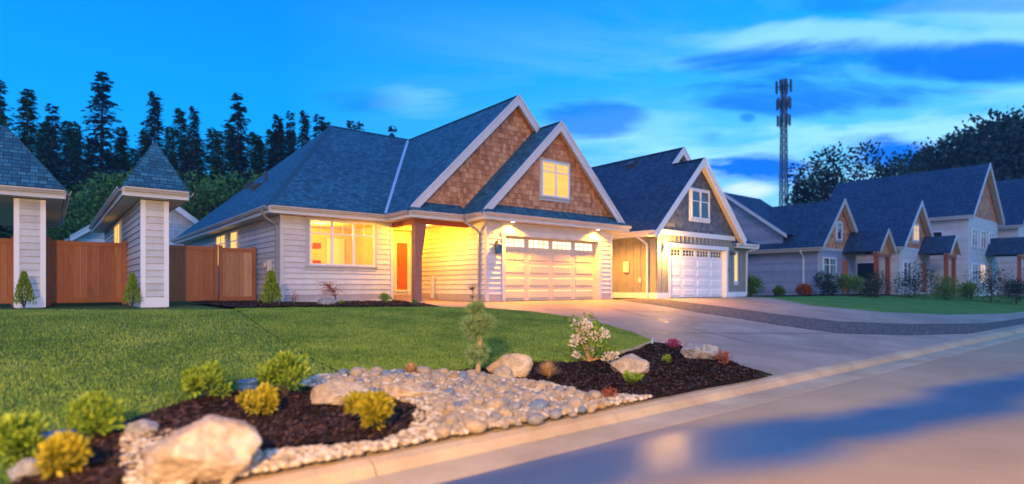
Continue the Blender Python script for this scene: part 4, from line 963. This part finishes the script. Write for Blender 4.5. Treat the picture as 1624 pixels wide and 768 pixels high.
# topiary pine
u, v = gp(757, 601); D = depth(u, v); sc = D/F; z = g(u, v)
T = thing('topiary_pine', 'young pine trained into needle balls on a pale bare stem, before the lawn', 'tree', (u, v, z))
bx_, by_ = SA, -CA       # picture-right direction, used only to lean the stem
stem = [(0,0),(2,30),(4,60),(1,85),(-3,105),(-5,125),(-6,138),(-8,150)]
obj('trunk', MB().tube([(u+bx_*a*sc, v+by_*a*sc, z+b*sc) for a, b in stem], [.042,.034,.030,.026,.022,.014,.010,.006], 8), M['pale_bark'], T)
for (a, b, r) in ((0,38,23),(-5,82,27),(12,86,22),(-2,70,20),(-4,108,18),(2,112,14)):
    mb = MB()
    for k in range(26):
        d = rnd_dir(); c = (u+bx_*a*sc+d.x*r*.5*sc, v+by_*a*sc+d.y*r*.5*sc, z+(b+d.z*r*.4)*sc); tuft(mb, c, r*sc*.62, 110, .0045)
    obj('needle_ball', mb, M['needle_ball'], T)
mb = MB(); tuft(mb, (u-bx_*8*sc, v-by_*8*sc, z+140*sc), 15*sc, 70, .003, 1.5); tuft(mb, (u-bx_*7*sc, v-by_*7*sc, z+128*sc), 9*sc, 40, .003, 1.5); obj('needle_ball', mb, M['bark'], T)
# white flowering shrub
u, v = gp(934, 578); sc = depth(u, v)/F; z = g(u, v)+.04
T = thing('flowering_shrub', 'small shrub with clusters of creamy white flowers at the lawn edge', 'shrub', (u, v, z))
st = MB(); fl = MB(); lf = MB()
def cam_off(a, b, c=0): return Vector((u+SA*a*sc+CA*c*sc, v-CA*a*sc+SA*c*sc, z+b*sc))
for (a, b) in ((-22,60),(-14,40),(-5,52),(4,45),(14,50),(20,35),(-24,20),(28,14),(10,22),(-4,30),(34,10),(0,64)):
    c = random.uniform(-15,15); st.tube([cam_off(random.uniform(-3,3),0), cam_off(a*.5,b*.5,c*.4), cam_off(a,b,c)], [.012,.008,.004], 5)
    leafball(lf, cam_off(a,b,c), 13*sc, 75, .07, .55)
for (a, b) in ((-24,63),(-12,66),(-18,52),(-8,48),(-24,40),(-12,36),(-2,56),(6,44),(22,48),(26,44),(-26,30),(0,22),(30,12),(36,8),(26,6),(-20,12),(14,38),(-6,60),(38,12)):
    leafball(fl, cam_off(a,b,random.uniform(-16,-4)), 6.5*sc, 60, .045, .7, .6)
obj('stem', st, M['straw'], T); obj('foliage', lf, M['leaf_lime'], T); obj('blossom', fl, M['petal'], T)
# ornamental grasses
def grass_clump(label, px, py, rpx):
    u, v = gp(px, py); sc = depth(u, v)/F; z = g(u, v)+.04; mb = MB()
    for _ in range(420):
        a = random.uniform(0, 6.283); t = random.uniform(0,1.1); L = rpx*sc*random.uniform(.7,1.15); d = Vector((math.cos(a)*math.sin(t), math.sin(a)*math.sin(t), math.cos(t))); s = d.cross(Vector((0,0,1)))
        s = (s.normalized() if s.length > .01 else Vector((1,0,0)))*.004; p = Vector((u+math.cos(a)*.03, v+math.sin(a)*.03, z)); m_ = p+d*L*.6; e_ = p+d*L+Vector((0,0,-.15*L*t))
        mb.face([p-s, p+s, m_+s*.8, m_-s*.8], random.random()); mb.face([m_-s*.8, m_+s*.8, e_], random.random())
    tag(obj('ornamental_grass', mb, M['straw'], origin=(u, v, z)), label, 'grass clump')
grass_clump('larger tuft of tan ornamental grass right of the big boulder', 869, 603, 27); grass_clump('smaller tuft of tan ornamental grass behind the river stones', 652, 598, 19)
bush('shrub', 'small yellow green shrub in front of the flat rock', 1003, 614, 22, 'leaf_lime', 1.3, n=450)
bush('shrub', 'tiny lime plant on the dark mulch right of the flat rock', 1058, 579, 11, 'leaf_lime', 1.5, n=300, leafs=.035)
bush('heather', 'low magenta heather at the driveway corner', 1069, 557, 15, 'heather', 1.9, n=800, leafs=.035, cat='plant')
bush('shrub', 'small rusty red shrub beside the right rock', 1148, 584, 24, 'rust_leaf', 1.0, n=350, leafs=.04)
bush('shrub', 'low rusty plant near the kerb edge of the mulch', 966, 640, 18, 'rust_leaf', 1.4, n=250, leafs=.035)
bush('conifer_shrub', 'bright lime conical shrub at the left corner of the main house', 430, 487, 53, 'leaf_lime', .62, n=1300, leafs=.09, cone=True)
bush('shrub', 'round yellow green shrub at the foot of the porch', 610, 485, 17, 'leaf_lime', 1.3, n=700, leafs=.045)
bush('shrub', 'tiny green plant at the foot of the porch post', 656, 486, 8, 'leaf_green', 1.5, n=150, leafs=.04)
bush('shrub', 'tiny green plant among the white pebbles by the house wall', 543, 486, 8, 'leaf_lime', 1.4, n=150, leafs=.04)
bush('shrub', 'thin reddish twiggy plant left of the pale boulder at the house', 466, 488, 26, 'rust_leaf', .5, n=120, leafs=.035)
bush('shrub', 'slim pale leaved shrub behind the round porch shrub', 609, 474, 30, 'petal', .5, n=260, leafs=.04)
for (px, py, h, m_, lb, wr) in ((210,488,46,'leaf_lime','bright yellow green upright shrub left of the outbuilding corner',.5), (38,490,50,'leaf_lime','bright yellow green upright shrub near the left edge',.5),
        (332,640,50,'leaf_lime','broad lime shrub at the back of the left bed',1.3), (452,638,64,'leaf_lime','tall lime shrub between the blue pot and the tan rock',.95),
        (408,668,44,'leaf_yellow','yellow shrub right in front of the blue pot in the middle of the bed',1.1), (586,688,60,'leaf_yellow','bright yellow rounded shrub at the right end of the left bed',.85),
        (150,700,62,'leaf_lime','lime shrub at the left end of the bed behind the big rock',1.0), (100,765,52,'leaf_yellow','yellow shrub at the bottom left corner',1.0), (20,732,56,'leaf_lime','lime shrub at the far left edge of the bed',1.2)):
    bush('shrub', lb, px, py, h*1.12, m_, wr, n=2000, leafs=.06, group='shrubs of the left bed', cone='outbuilding' in lb or 'near the left edge' in lb)
# weeping maple by the house wall
u, v = gp(533, 486.5); sc = depth(u, v)/F; z = g(u, v)+.03
T = thing('japanese_maple', 'leafless spreading little maple against the house wall', 'tree', (u, v, z)); mb = MB()
def camp(a, b, c=0): return Vector((u+SA*a*sc+CA*c*sc, v-CA*a*sc+SA*c*sc, z+b*sc))
mb.tube([camp(0,0), camp(-1,14), camp(-5,24), camp(-12,29)], [.022,.018,.014,.010], 7)
obj('trunk', mb, M['bark'], T); mb = MB(); lf = MB()
for _ in range(46):
    a0, b0 = random.choice(((-1,14),(-5,24),(-12,29),(-3,20))); a1 = a0+random.uniform(-26,16); b1 = min(38, b0+random.uniform(0,10)); c1 = random.uniform(-12,12)
    mb.tube([camp(a0,b0), camp((a0+a1)/2,(b0+b1)/2+4,c1*.5), camp(a1,b1,c1), camp(a1+random.uniform(-6,6),b1-random.uniform(2,7),c1)], [.007,.005,.003,.0015], 4)
    leafball(lf, camp(a1,b1,c1), 3*sc, 5, .025, .4)
obj('branches', mb, M['rust_leaf'], T); obj('foliage', lf, M['rust_leaf'], T)

# ------------------------------------------------------------------ rocks
def ico(sub):
    import bmesh
    bm = bmesh.new(); bmesh.ops.create_icosphere(bm, subdivisions=sub, radius=1); V = [v.co.copy() for v in bm.verts]; Fc = [tuple(v.index for v in f.verts) for f in bm.faces]; bm.free(); return V, Fc
def rock_mesh(name, m, size, seed, cuts=9, facet=.78, nz=.06, sub=4, smooth=False):
    rs = random.Random(seed); V, Fc = ico(sub); pl = []
    for _ in range(cuts):
        d = Vector((rs.gauss(0,1), rs.gauss(0,1), rs.gauss(0,1))).normalized(); pl.append((d, facet*rs.uniform(.85,1.12)))
    out = []
    S6 = Vector((seed,3,0)); S12 = Vector((seed,7,1))
    for p in V:
        r = 1.0
        for d, k in pl:
            q = p.dot(d)
            if q > .01: r = min(r, k/q)
        r *= 1 + nz*noise.noise(p*2.2+Vector((seed,0,0))) + nz*.5*noise.noise(p*6+S6) + nz*.3*noise.noise(p*14+S12)*(0 if smooth else 1)
        out.append((p.x*r*size[0], p.y*r*size[1], p.z*r*size[2]))
    me = bpy.data.meshes.new(name); me.from_pydata(out, [], Fc); me.materials.append(M[m])
    if smooth: me.polygons.foreach_set('use_smooth', [True]*len(Fc))
    return me
def boulder(label, px, py, wpx, hpx, m, seed, dratio=.7, rot=0, cuts=10, facet=.8, group=None, tilt=0, name='boulder'):
    u, v = gp(px, py); D = depth(u, v); w = wpx*D/F/2; h = hpx*D/F/2
    v += w*dratio*.6; u += w*dratio*.4
    me = rock_mesh('boulder', m, (w*1.12, w*dratio*1.05, h*1.3), seed, int(cuts*1.6), facet*.93, .10, 5)
    o = bpy.data.objects.new(name, me); COL.objects.link(o); o.location = (u, v, g(u, v)+h*.78); o.rotation_euler = (R(tilt), R(tilt*.5), -math.atan2(CA,SA)+rot)
    return tag(o, label, 'boulder', group)
boulder('large tan boulder behind the river stones, right of the topiary pine', 815, 604, 78, 40, 'stone_tan', 11)
boulder('round pale boulder leaning on the large tan one', 799, 607, 30, 22, 'stone_cream', 5, 1.0, cuts=3, facet=1)
boulder('flat layered pale rock behind a lime shrub on the mulch', 1005, 602, 70, 36, 'stone_cream', 23, .8, tilt=12)
boulder('grey white rock at the driveway side of the mulch', 1116, 577, 54, 34, 'stone_grey', 31, .8)
boulder('pale greenish boulder in the bed under the wide front window', 515, 487, 34, 16, 'stone_grey', 8, .8)
boulder('wide cream rock in the left bed right of the tall lime shrub', 528, 652, 100, 40, 'stone_cream', 41, .7)
boulder('flat brown rock behind the yellow rounded shrub', 640, 640, 90, 26, 'stone_tan', 43, .6)
boulder('largest pale boulder at the bottom left', 292, 782, 190, 100, 'stone_cream', 47, .8)
boulder('small pale rock behind the largest boulder', 215, 700, 60, 30, 'stone_grey', 49, .8)
boulder('orange tan rock at the right end of the far driveway', 1183, 469, 24, 14, 'stone_rust', 51, .8)
boulder('small grey rock at the lower left corner behind the yellow shrub', 30, 768, 60, 30, 'stone_grey', 52, .8)
# blue glazed pots
def pot(label, px, py, wpx):
    u, v = gp(px, py); s = wpx*depth(u, v)/F/2; z = g(u, v)+.05; mb = MB()
    pr = [(.55,0),(.75,.2),(.95,.55),(1.0,.85),(.9,1.05),(1.02,1.1),(1.02,1.18),(.88,1.18),(.84,1.0),(.8,.9)]; n = 20; i0 = 0
    for r, h in pr:
        for k in range(n): mb.v.append((u+s*r*math.cos(6.2832*k/n), v+s*r*math.sin(6.2832*k/n), z+s*h))
    for q in range(len(pr)-1):
        for k in range(n): mb.f.append((q*n+k, q*n+(k+1) % n, (q+1)*n+(k+1) % n, (q+1)*n+k)); mb.t.append(.5); mb.uv.append(None)
    mb.f.append(tuple(reversed(range(n)))); mb.t.append(.5); mb.uv.append(None); mb.f.append(tuple((len(pr)-1)*n+k for k in range(n))); mb.t.append(.1); mb.uv.append(None); mb.sm = True
    tag(obj('blue_pot', mb, M['blue_glaze'], origin=(u, v, z)), label, 'pot', 'blue glazed pots in the left bed')
pot('blue glazed pot in the middle of the left bed', 398, 634, 40); pot('blue glazed pot behind the yellow rounded shrub', 592, 648, 36); pot('blue glazed pot near the bottom left corner', 92, 722, 44)
# river stones: each one an object
kinds = [('stone_cream','pale cream'),('stone_tan','sandy tan'),('stone_grey','smooth grey'),('stone_rust','rusty orange'),('stone_blue','blue grey')]
protos = {}
for i, (m_, nm) in enumerate(kinds):
    protos[m_] = [rock_mesh('river_stone', m_, (1, random.uniform(.7,.95), random.uniform(.5,.72)), 100+i*10+k, 4, .88, .05, 3, True) for k in range(3)]
placed = []; cand = 0
REG = [gp(*p) for p in ((520,603),(570,597),(640,596),(740,599),(800,608),(870,616),(930,634),(975,648),(930,664),(800,688),(700,700),(690,655),(610,632),(540,620))]
xs = [p[0] for p in REG]; ys = [p[1] for p in REG]
while len(placed) < 292 and cand < 60000:
    cand += 1; x, y = random.uniform(min(xs), max(xs)), random.uniform(min(ys), max(ys))
    if not inside((x, y), REG): continue
    s = random.choice((.04,.045,.05,.06,.07,.08,.095,.12)) if cand < 6000 else random.uniform(.032,.06)
    if any((x-a)**2+(y-b)**2 < ((s+c)*.80)**2 for a, b, c in placed): continue
    placed.append((x, y, s))
for (x, y, s) in placed:
    m_, nm = random.choices(kinds, (7,4,2.4,.9,.7))[0]; me = random.choice(protos[m_])
    o = bpy.data.objects.new('river_stone', me); COL.objects.link(o); o.location = (x, y, g(x, y)+.055+s*.30); o.scale = (s, s, s)
    o.rotation_euler = (random.uniform(-.3,.3), random.uniform(-.3,.3), random.uniform(0,6.3)); tag(o, '%s rounded river stone in the stone bed behind the kerb' % nm, 'stone', '%s river stones in the front bed' % nm)
# the small pebbles between and left of them, and along the house wall: one mass each
def pebbles(name, poly, n, smin, smax, m, lift, label):
    V, Fc = ico(1); mb = MB(); xs = [p[0] for p in poly]; ys = [p[1] for p in poly]; k = 0
    while k < n:
        x, y = random.uniform(min(xs), max(xs)), random.uniform(min(ys), max(ys))
        if not inside((x, y), poly): continue
        k += 1; s = random.uniform(smin, smax); a = random.uniform(0,3.14); ca, sa_ = math.cos(a), math.sin(a); q = random.uniform(.6,.9); z = g(x, y)+lift
        mb.mesh([(x+(p.x*ca-p.y*q*sa_)*s, y+(p.x*sa_+p.y*q*ca)*s, z+p.z*s*.6) for p in V], Fc, random.random())
    mb.sm = True; o = obj(name, mb, m, kind='stuff'); tag(o, label, 'pebbles'); return o
toned('pebble_mix', [(0,(.14,.11,.08)),(.3,(.38,.28,.15)),(.6,(.56,.46,.30)),(1,(.70,.62,.48))], .8, 30, .2)
pebbles('pebbles', COB, 7500, .018, .05, M['pebble_mix'], .06, 'loose small tan and cream pebbles between river stones and kerb')
toned('pebble_white', [(0,(.38,.36,.34)),(1,(.78,.76,.72))], .7, 30, .2)
pebbles('pebbles', [(1.1,.40),(4.1,.40),(4.1,.0),(1.3,-.15)], 420, .03, .06, M['pebble_white'], .06, 'white pebbles along the house wall under the window')
# wood chips on the dark bed
toned('chip', [(0,(.012,.006,.005)),(.6,(.06,.03,.02)),(1,(.16,.09,.06))], .9, 30, .2)
def chips(poly, n):
    mb = MB(); xs = [p[0] for p in poly]; ys = [p[1] for p in poly]; k = 0
    while k < n:
        x, y = random.uniform(min(xs), max(xs)), random.uniform(min(ys), max(ys))
        if not inside((x, y), poly): continue
        k += 1; a = random.uniform(0,3.14); L = random.uniform(.012,.04); w = random.uniform(.005,.012); z = g(x, y)+.05+lump((x,y))+random.uniform(.003,.015); dz = random.uniform(-.012,.012)
        c, s = math.cos(a), math.sin(a)
        mb.face([(x-c*L+s*w, y-s*L-c*w, z-dz), (x+c*L+s*w, y+s*L-c*w, z+dz), (x+c*L-s*w, y+s*L+c*w, z+dz+.006), (x-c*L-s*w, y-s*L+c*w, z-dz+.006)], random.random())
    return mb
tag(obj('bark_mulch', chips(BEDR, 12000), M['chip'], kind='stuff'), 'dark brown bark mulch in front of the lawn', 'mulch'); tag(obj('bark_mulch', chips(BEDL, 8000), M['chip'], kind='stuff'), 'dark brown bark mulch among the yellow shrubs on the left', 'mulch')
tag(obj('bark_mulch', chips(BEDH, 5000), M['chip'], kind='stuff'), 'reddish brown bark mulch along the house wall', 'mulch')
# lawn edging and marker stake
ed = MB(); pts = [gp(*p) for p in ((1036,547.5),(1026,551.5),(1010,557.5),(990,564),(965,570.5))]
for a, b in zip(pts[:-1], pts[1:]): ed.beam((*a, g(*a)+.045), (*b, g(*b)+.045), .05, .09)
tag(obj('lawn_edging', ed, M['kerb_concrete'], origin=(*pts[0], g(*pts[0]))), 'pale curved edging between lawn corner and dark mulch', 'edging')
u, v = gp(1034, 552); sc = depth(u, v)/F; z = g(u, v); mb = MB()
mb.prism([(u-.012,v,z),(u+.012,v,z),(u+.03,v,z+.12),(u+.035,v-.01,z+.20),(u+.0,v,z+.15)], (.004,.012,0)); toned('mint', [(0,(.20,.62,.50)),(1,(.55,.85,.78))], .4, 5, .5)
tag(obj('marker_stake', mb, M['mint'], origin=(u, v, z)), 'thin mint and white plastic marker stake at the lawn corner', 'stake')
# plants before the third house
for px, d, h, k, lb in ((1192,31,1.1,'leaf_green','loose green shrub beside the orange tan rock'),(1235,33,.55,'leaf_green','dark round green shrub in the bed of the lavender house'),(1275,33.5,.7,'rust_leaf','low brownish shrub near the downspout of the lavender house'),
        (1313,33.5,1.4,'leaf_dark','dark upright shrub under the window of the lavender house'),(1345,33,1.3,'leaf_green','green shrub at the porch of the lavender house'),(1382,33,1.6,'leaf_dark','tall dark shrub between the third and fourth houses'),
        (1450,35,2.2,'leaf_dark','dark bushy shrub before the fourth house'),(1500,35,1.5,'leaf_green','green shrub right of the fourth house'),(1572,36,2.4,'leaf_dark','tall dark bushy shrub before the two storey house'),(1540,36,1.2,'leaf_green','low green shrub before the two storey house'),(1612,36,1.6,'leaf_dark','dark shrub at the right edge before the last house')):
    u, v = at(px, d); sc_ = F/d; z = g(u, v); T = thing('shrub', lb, 'shrub', (u, v, z), 'shrubs along the far houses'); mb = MB()
    for _ in range(8): q = rnd_dir(); leafball(mb, (u+q.x*.3*h, v+q.y*.3*h, z+h*.48+q.z*.25*h), .33*h, 230, .11, .6)
    obj('foliage', mb, M[k], T); obj('stem', MB().tube([(u,v,z),(u+.05,v,z+h*.5)], [.04,.02], 6), M['bark'], T)
BEDF = [(22.4,-2.4),(31.2,-2.2),(37,-2.2),(37,-4.6),(31,-3.6),(23,-3.3)]
obj('flower_bed', sheet(BEDF, .03, .5, lambda p: .03+lump(p)*.6), M['mulch'], kind='structure')
FG = [(30.9,-2.4),(23.5,-2.4),(22.3,-3.2)] + FGE + [(100,-3),(37,-3)]
obj('lawn', sheet(FG, .02, 1.0), M['lawn'], kind='structure')

# ================================================================== trees
def conifer_mesh(seed, H=15.0, m='needles', gap=.25, wid=.17, dens=1.0):
    rs = random.Random(seed); cr = MB(); tr = MB(); lean = rs.uniform(-.2,.2)
    tr.tube([(0,0,0),(lean*.3,0,H*.5),(lean,0,H*.98)], [.22,.13,.02], 8)
    z = H*gap
    while z < H*.99:
        t = (z-H*gap)/(H*(1-gap)); L = H*wid*(1-t)**.8*rs.uniform(.65,1.15)+.12; nb = max(3, int(9*dens))
        for k in range(nb):
            if rs.random() < .14: continue
            a = rs.uniform(0, 6.283); ll = L*rs.uniform(.45,1.2); n = max(3, int(ll*5.5)); droop = rs.uniform(.15,.5); zj = rs.uniform(-.25,.25)
            if rs.random() < .5: tr.tube([(lean*z/H,0,z), (lean*z/H+math.cos(a)*ll*.8, math.sin(a)*ll*.8, z-droop*ll*.5)], [.03,.008], 4)
            for q in range(n):
                f = (q+.6)/n; px = lean*z/H+math.cos(a)*ll*f; py = math.sin(a)*ll*f; pz = z + zj - droop*ll*f*f + .12*ll*f
                for r_ in range(2):
                    b = a+rs.uniform(-1.1,1.1); s = .40*rs.uniform(.6,1.25)*(1-.35*f); d = Vector((math.cos(b), math.sin(b), rs.uniform(-.6,.15))).normalized(); w = d.cross(Vector((rs.uniform(-.4,.4), rs.uniform(-.4,.4), 1))).normalized()*s*.34
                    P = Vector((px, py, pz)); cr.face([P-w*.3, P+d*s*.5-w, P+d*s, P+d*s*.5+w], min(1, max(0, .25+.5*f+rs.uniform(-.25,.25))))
        z += H*.0135*rs.uniform(.7,1.3)
    return cr, tr
def make_conifer(seed, **k):
    cr, tr = conifer_mesh(seed, **{a: b for a, b in k.items() if a != 'label'})
    T = thing('conifer_tree', 'x', 'tree', (0,0,-60)); ORG[T.name] = Vector((0,0,0))
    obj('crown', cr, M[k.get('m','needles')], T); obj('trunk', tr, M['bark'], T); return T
def make_leafy(seed, H=9, m='leaf_dark', n=42, r=.13, lf_=.26, spread=.3, cnt=110):
    rs = random.Random(seed); random.seed(seed); T = thing('leafy_tree', 'x', 'tree', (0,0,-60)); ORG[T.name] = Vector((0,0,0)); tr = MB(); cr = MB()
    tr.tube([(0,0,0),(.1,0,H*.3),(0,.1,H*.6)], [.2,.15,.08], 8)
    for k in range(n):
        a = rs.uniform(0,6.283); zz = H*rs.uniform(.3,.95); rad = H*spread*math.sqrt(max(.05, 1-((zz/H-.58)/.42)**2))*rs.uniform(.35,1.05); p = (rad*math.cos(a), rad*math.sin(a), zz)
        tr.tube([(0,.05,H*rs.uniform(.25,.55)), (p[0]*.5,p[1]*.5,zz-.1*H), p], [.06,.035,.01], 5); leafball(cr, p, H*r*rs.uniform(.6,1.1), cnt, lf_, .6)
    obj('crown', cr, M[m], T); obj('trunk', tr, M['bark'], T); return T
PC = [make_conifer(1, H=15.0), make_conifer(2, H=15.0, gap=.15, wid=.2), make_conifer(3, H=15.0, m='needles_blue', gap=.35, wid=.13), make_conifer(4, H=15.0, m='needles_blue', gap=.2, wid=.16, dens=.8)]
PL = [make_leafy(21, m='leaf_dark'), make_leafy(22, m='leaf_dark', n=55, r=.11), make_leafy(23, m='leaf_green', n=45)]
first = set()
def place(proto, px, d, topy, label, group):
    u, v = at(px, d); H0 = 15.0 if proto in PC else 9.0; h = CZ + (HOR-topy)*d/F; s = h/H0; wsc = s*random.uniform(.85,1.15)
    z = -.05
    if proto.name not in first:
        first.add(proto.name); o = proto; o.location = (u, v, z); o.rotation_euler = (0,0,random.uniform(0,6)); o.scale = (wsc, wsc, s); o['label'] = label; o['group'] = group
    else: o = dup(proto, (u, v, z), random.uniform(0,6), (wsc, wsc, s), label, group)
    return o
random.seed(5)
names = ['tall conifer', 'dense green conifer', 'slim bluish conifer', 'thin ragged conifer']
front = [(-5,46,120,0),(40,48,138,1),(85,47,165,3),(125,50,190,1),(160,46,112,3),(195,49,200,0),(245,47,142,2),(290,50,170,1),(308,46,165,2),(345,48,205,1),(378,47,148,3),(410,50,215,0),(442,46,178,2),(462,48,176,3),(483,47,172,2),(508,52,182,3)]
for i, (px, d, ty, k) in enumerate(front):
    place(PC[k], px, d, ty, '%s number %s in the front row of the forest, counted from the left' % (names[k], ('one','two','three','four','five','six','seven','eight','nine','ten','eleven','twelve','thirteen','fourteen','fifteen','sixteen')[i]) , 'forest conifers behind the fence')
for i in range(48):
    px = -20+i*11.5+random.uniform(-8,8); k = random.choice((0,1,1,0,1)); place(PC[k], px, random.uniform(52,64), random.uniform(185,255), 'conifer among the back rows of the forest on the left', 'back row forest conifers')
for i in range(14):
    px = 10+i*31+random.uniform(-12,12); place(PL[2], px, random.uniform(40,50), random.uniform(262,328), 'low green tree at the foot of the forest on the left', 'low forest edge trees')
for px, ty in ((556,190),(572,193),(622,200)): place(PC[3], px, 60, ty, {556:'leftmost conifer top above the main roof ridge', 572:'middle conifer top above the main roof ridge', 622:'lone conifer top above the roof valley'}[px], 'conifer tops over the main roof')
place(PC[3], 1262, 60, 276, 'spiky conifer at the foot of the radio tower', 'trees behind the right houses')
place(PL[0], 1340, 58, 236, 'broad dark tree right of the radio tower', 'trees behind the right houses')
place(PL[1], 1300, 62, 285, 'small dark tree between tower and broad tree', 'trees behind the right houses')
for i, (px, ty) in enumerate(((1385,290),(1425,262),(1455,238),(1490,240),(1520,222),(1552,208),(1585,196),(1615,185),(1640,180))):
    place(PL[i % 2], px, random.uniform(62,72), ty, 'dark leafy tree rising behind the right row of houses', 'dark hillside trees')
for i, (px, ty) in enumerate(((1470,228),(1535,205),(1600,182))): place(PC[2], px, 72, ty, 'dark conifer tip among the leafy trees on the right', 'dark hillside conifers')

# ------------------------------------------------------------------ lattice tower
u, v = at(1243, 95); hh = CZ+(HOR-126)*95/F; T = thing('radio_tower', 'tall lattice radio tower with antennas behind the houses', 'tower', (u, v, 0)); tw = MB()
def wdt(z): return .62 - .34*min(1, z/hh)
n = 26
for k in range(n):
    z0, z1 = hh*k/n, hh*(k+1)/n; a, b = wdt(z0), wdt(z1)
    c0 = [(u+a*sx_, v+a*sy_, z0) for sx_, sy_ in ((-1,-1),(1,-1),(1,1),(-1,1))]; c1 = [(u+b*sx_, v+b*sy_, z1) for sx_, sy_ in ((-1,-1),(1,-1),(1,1),(-1,1))]
    for q in range(4):
        tw.tube([c0[q], c1[q]], .09, 5); tw.tube([c0[q], c1[(q+1) % 4]], .05, 4); tw.tube([c0[(q+1) % 4], c1[q]], .05, 4); tw.tube([c1[q], c1[(q+1) % 4]], .05, 4)
obj('mast', tw, M['metal_dark'], T)
for zz, r_, m_ in ((hh-1.2,1.15,8),(hh-4.0,1.0,7),(hh-6.8,.9,6)):
    an = MB()
    for k in range(m_):
        a = 6.283*k/m_; x, y = u+r_*math.cos(a), v+r_*math.sin(a); an.box((x-.13,y-.13,zz-.9),(x+.13,y+.13,zz+.9)); an.tube([(u,v,zz),(x,y,zz)], .05, 4)
    obj('antenna_ring', an, M['metal_dark'], T)

# ------------------------------------------------------------------ evening air
hz = MB().box((-90,-30,-2.4),(150,110,36)); hm = bpy.data.materials.new('haze'); hm.use_nodes = True; t = hm.node_tree; t.nodes.clear()
pv = t.nodes.new('ShaderNodeVolumePrincipled'); pv.inputs['Color'].default_value = (.25,.62,1,1); pv.inputs['Density'].default_value = .0006; pv.inputs['Anisotropy'].default_value = .2
o = t.nodes.new('ShaderNodeOutputMaterial'); t.links.new(pv.outputs[0], o.inputs['Volume']); hobj = obj('haze', hz, hm, kind='stuff')
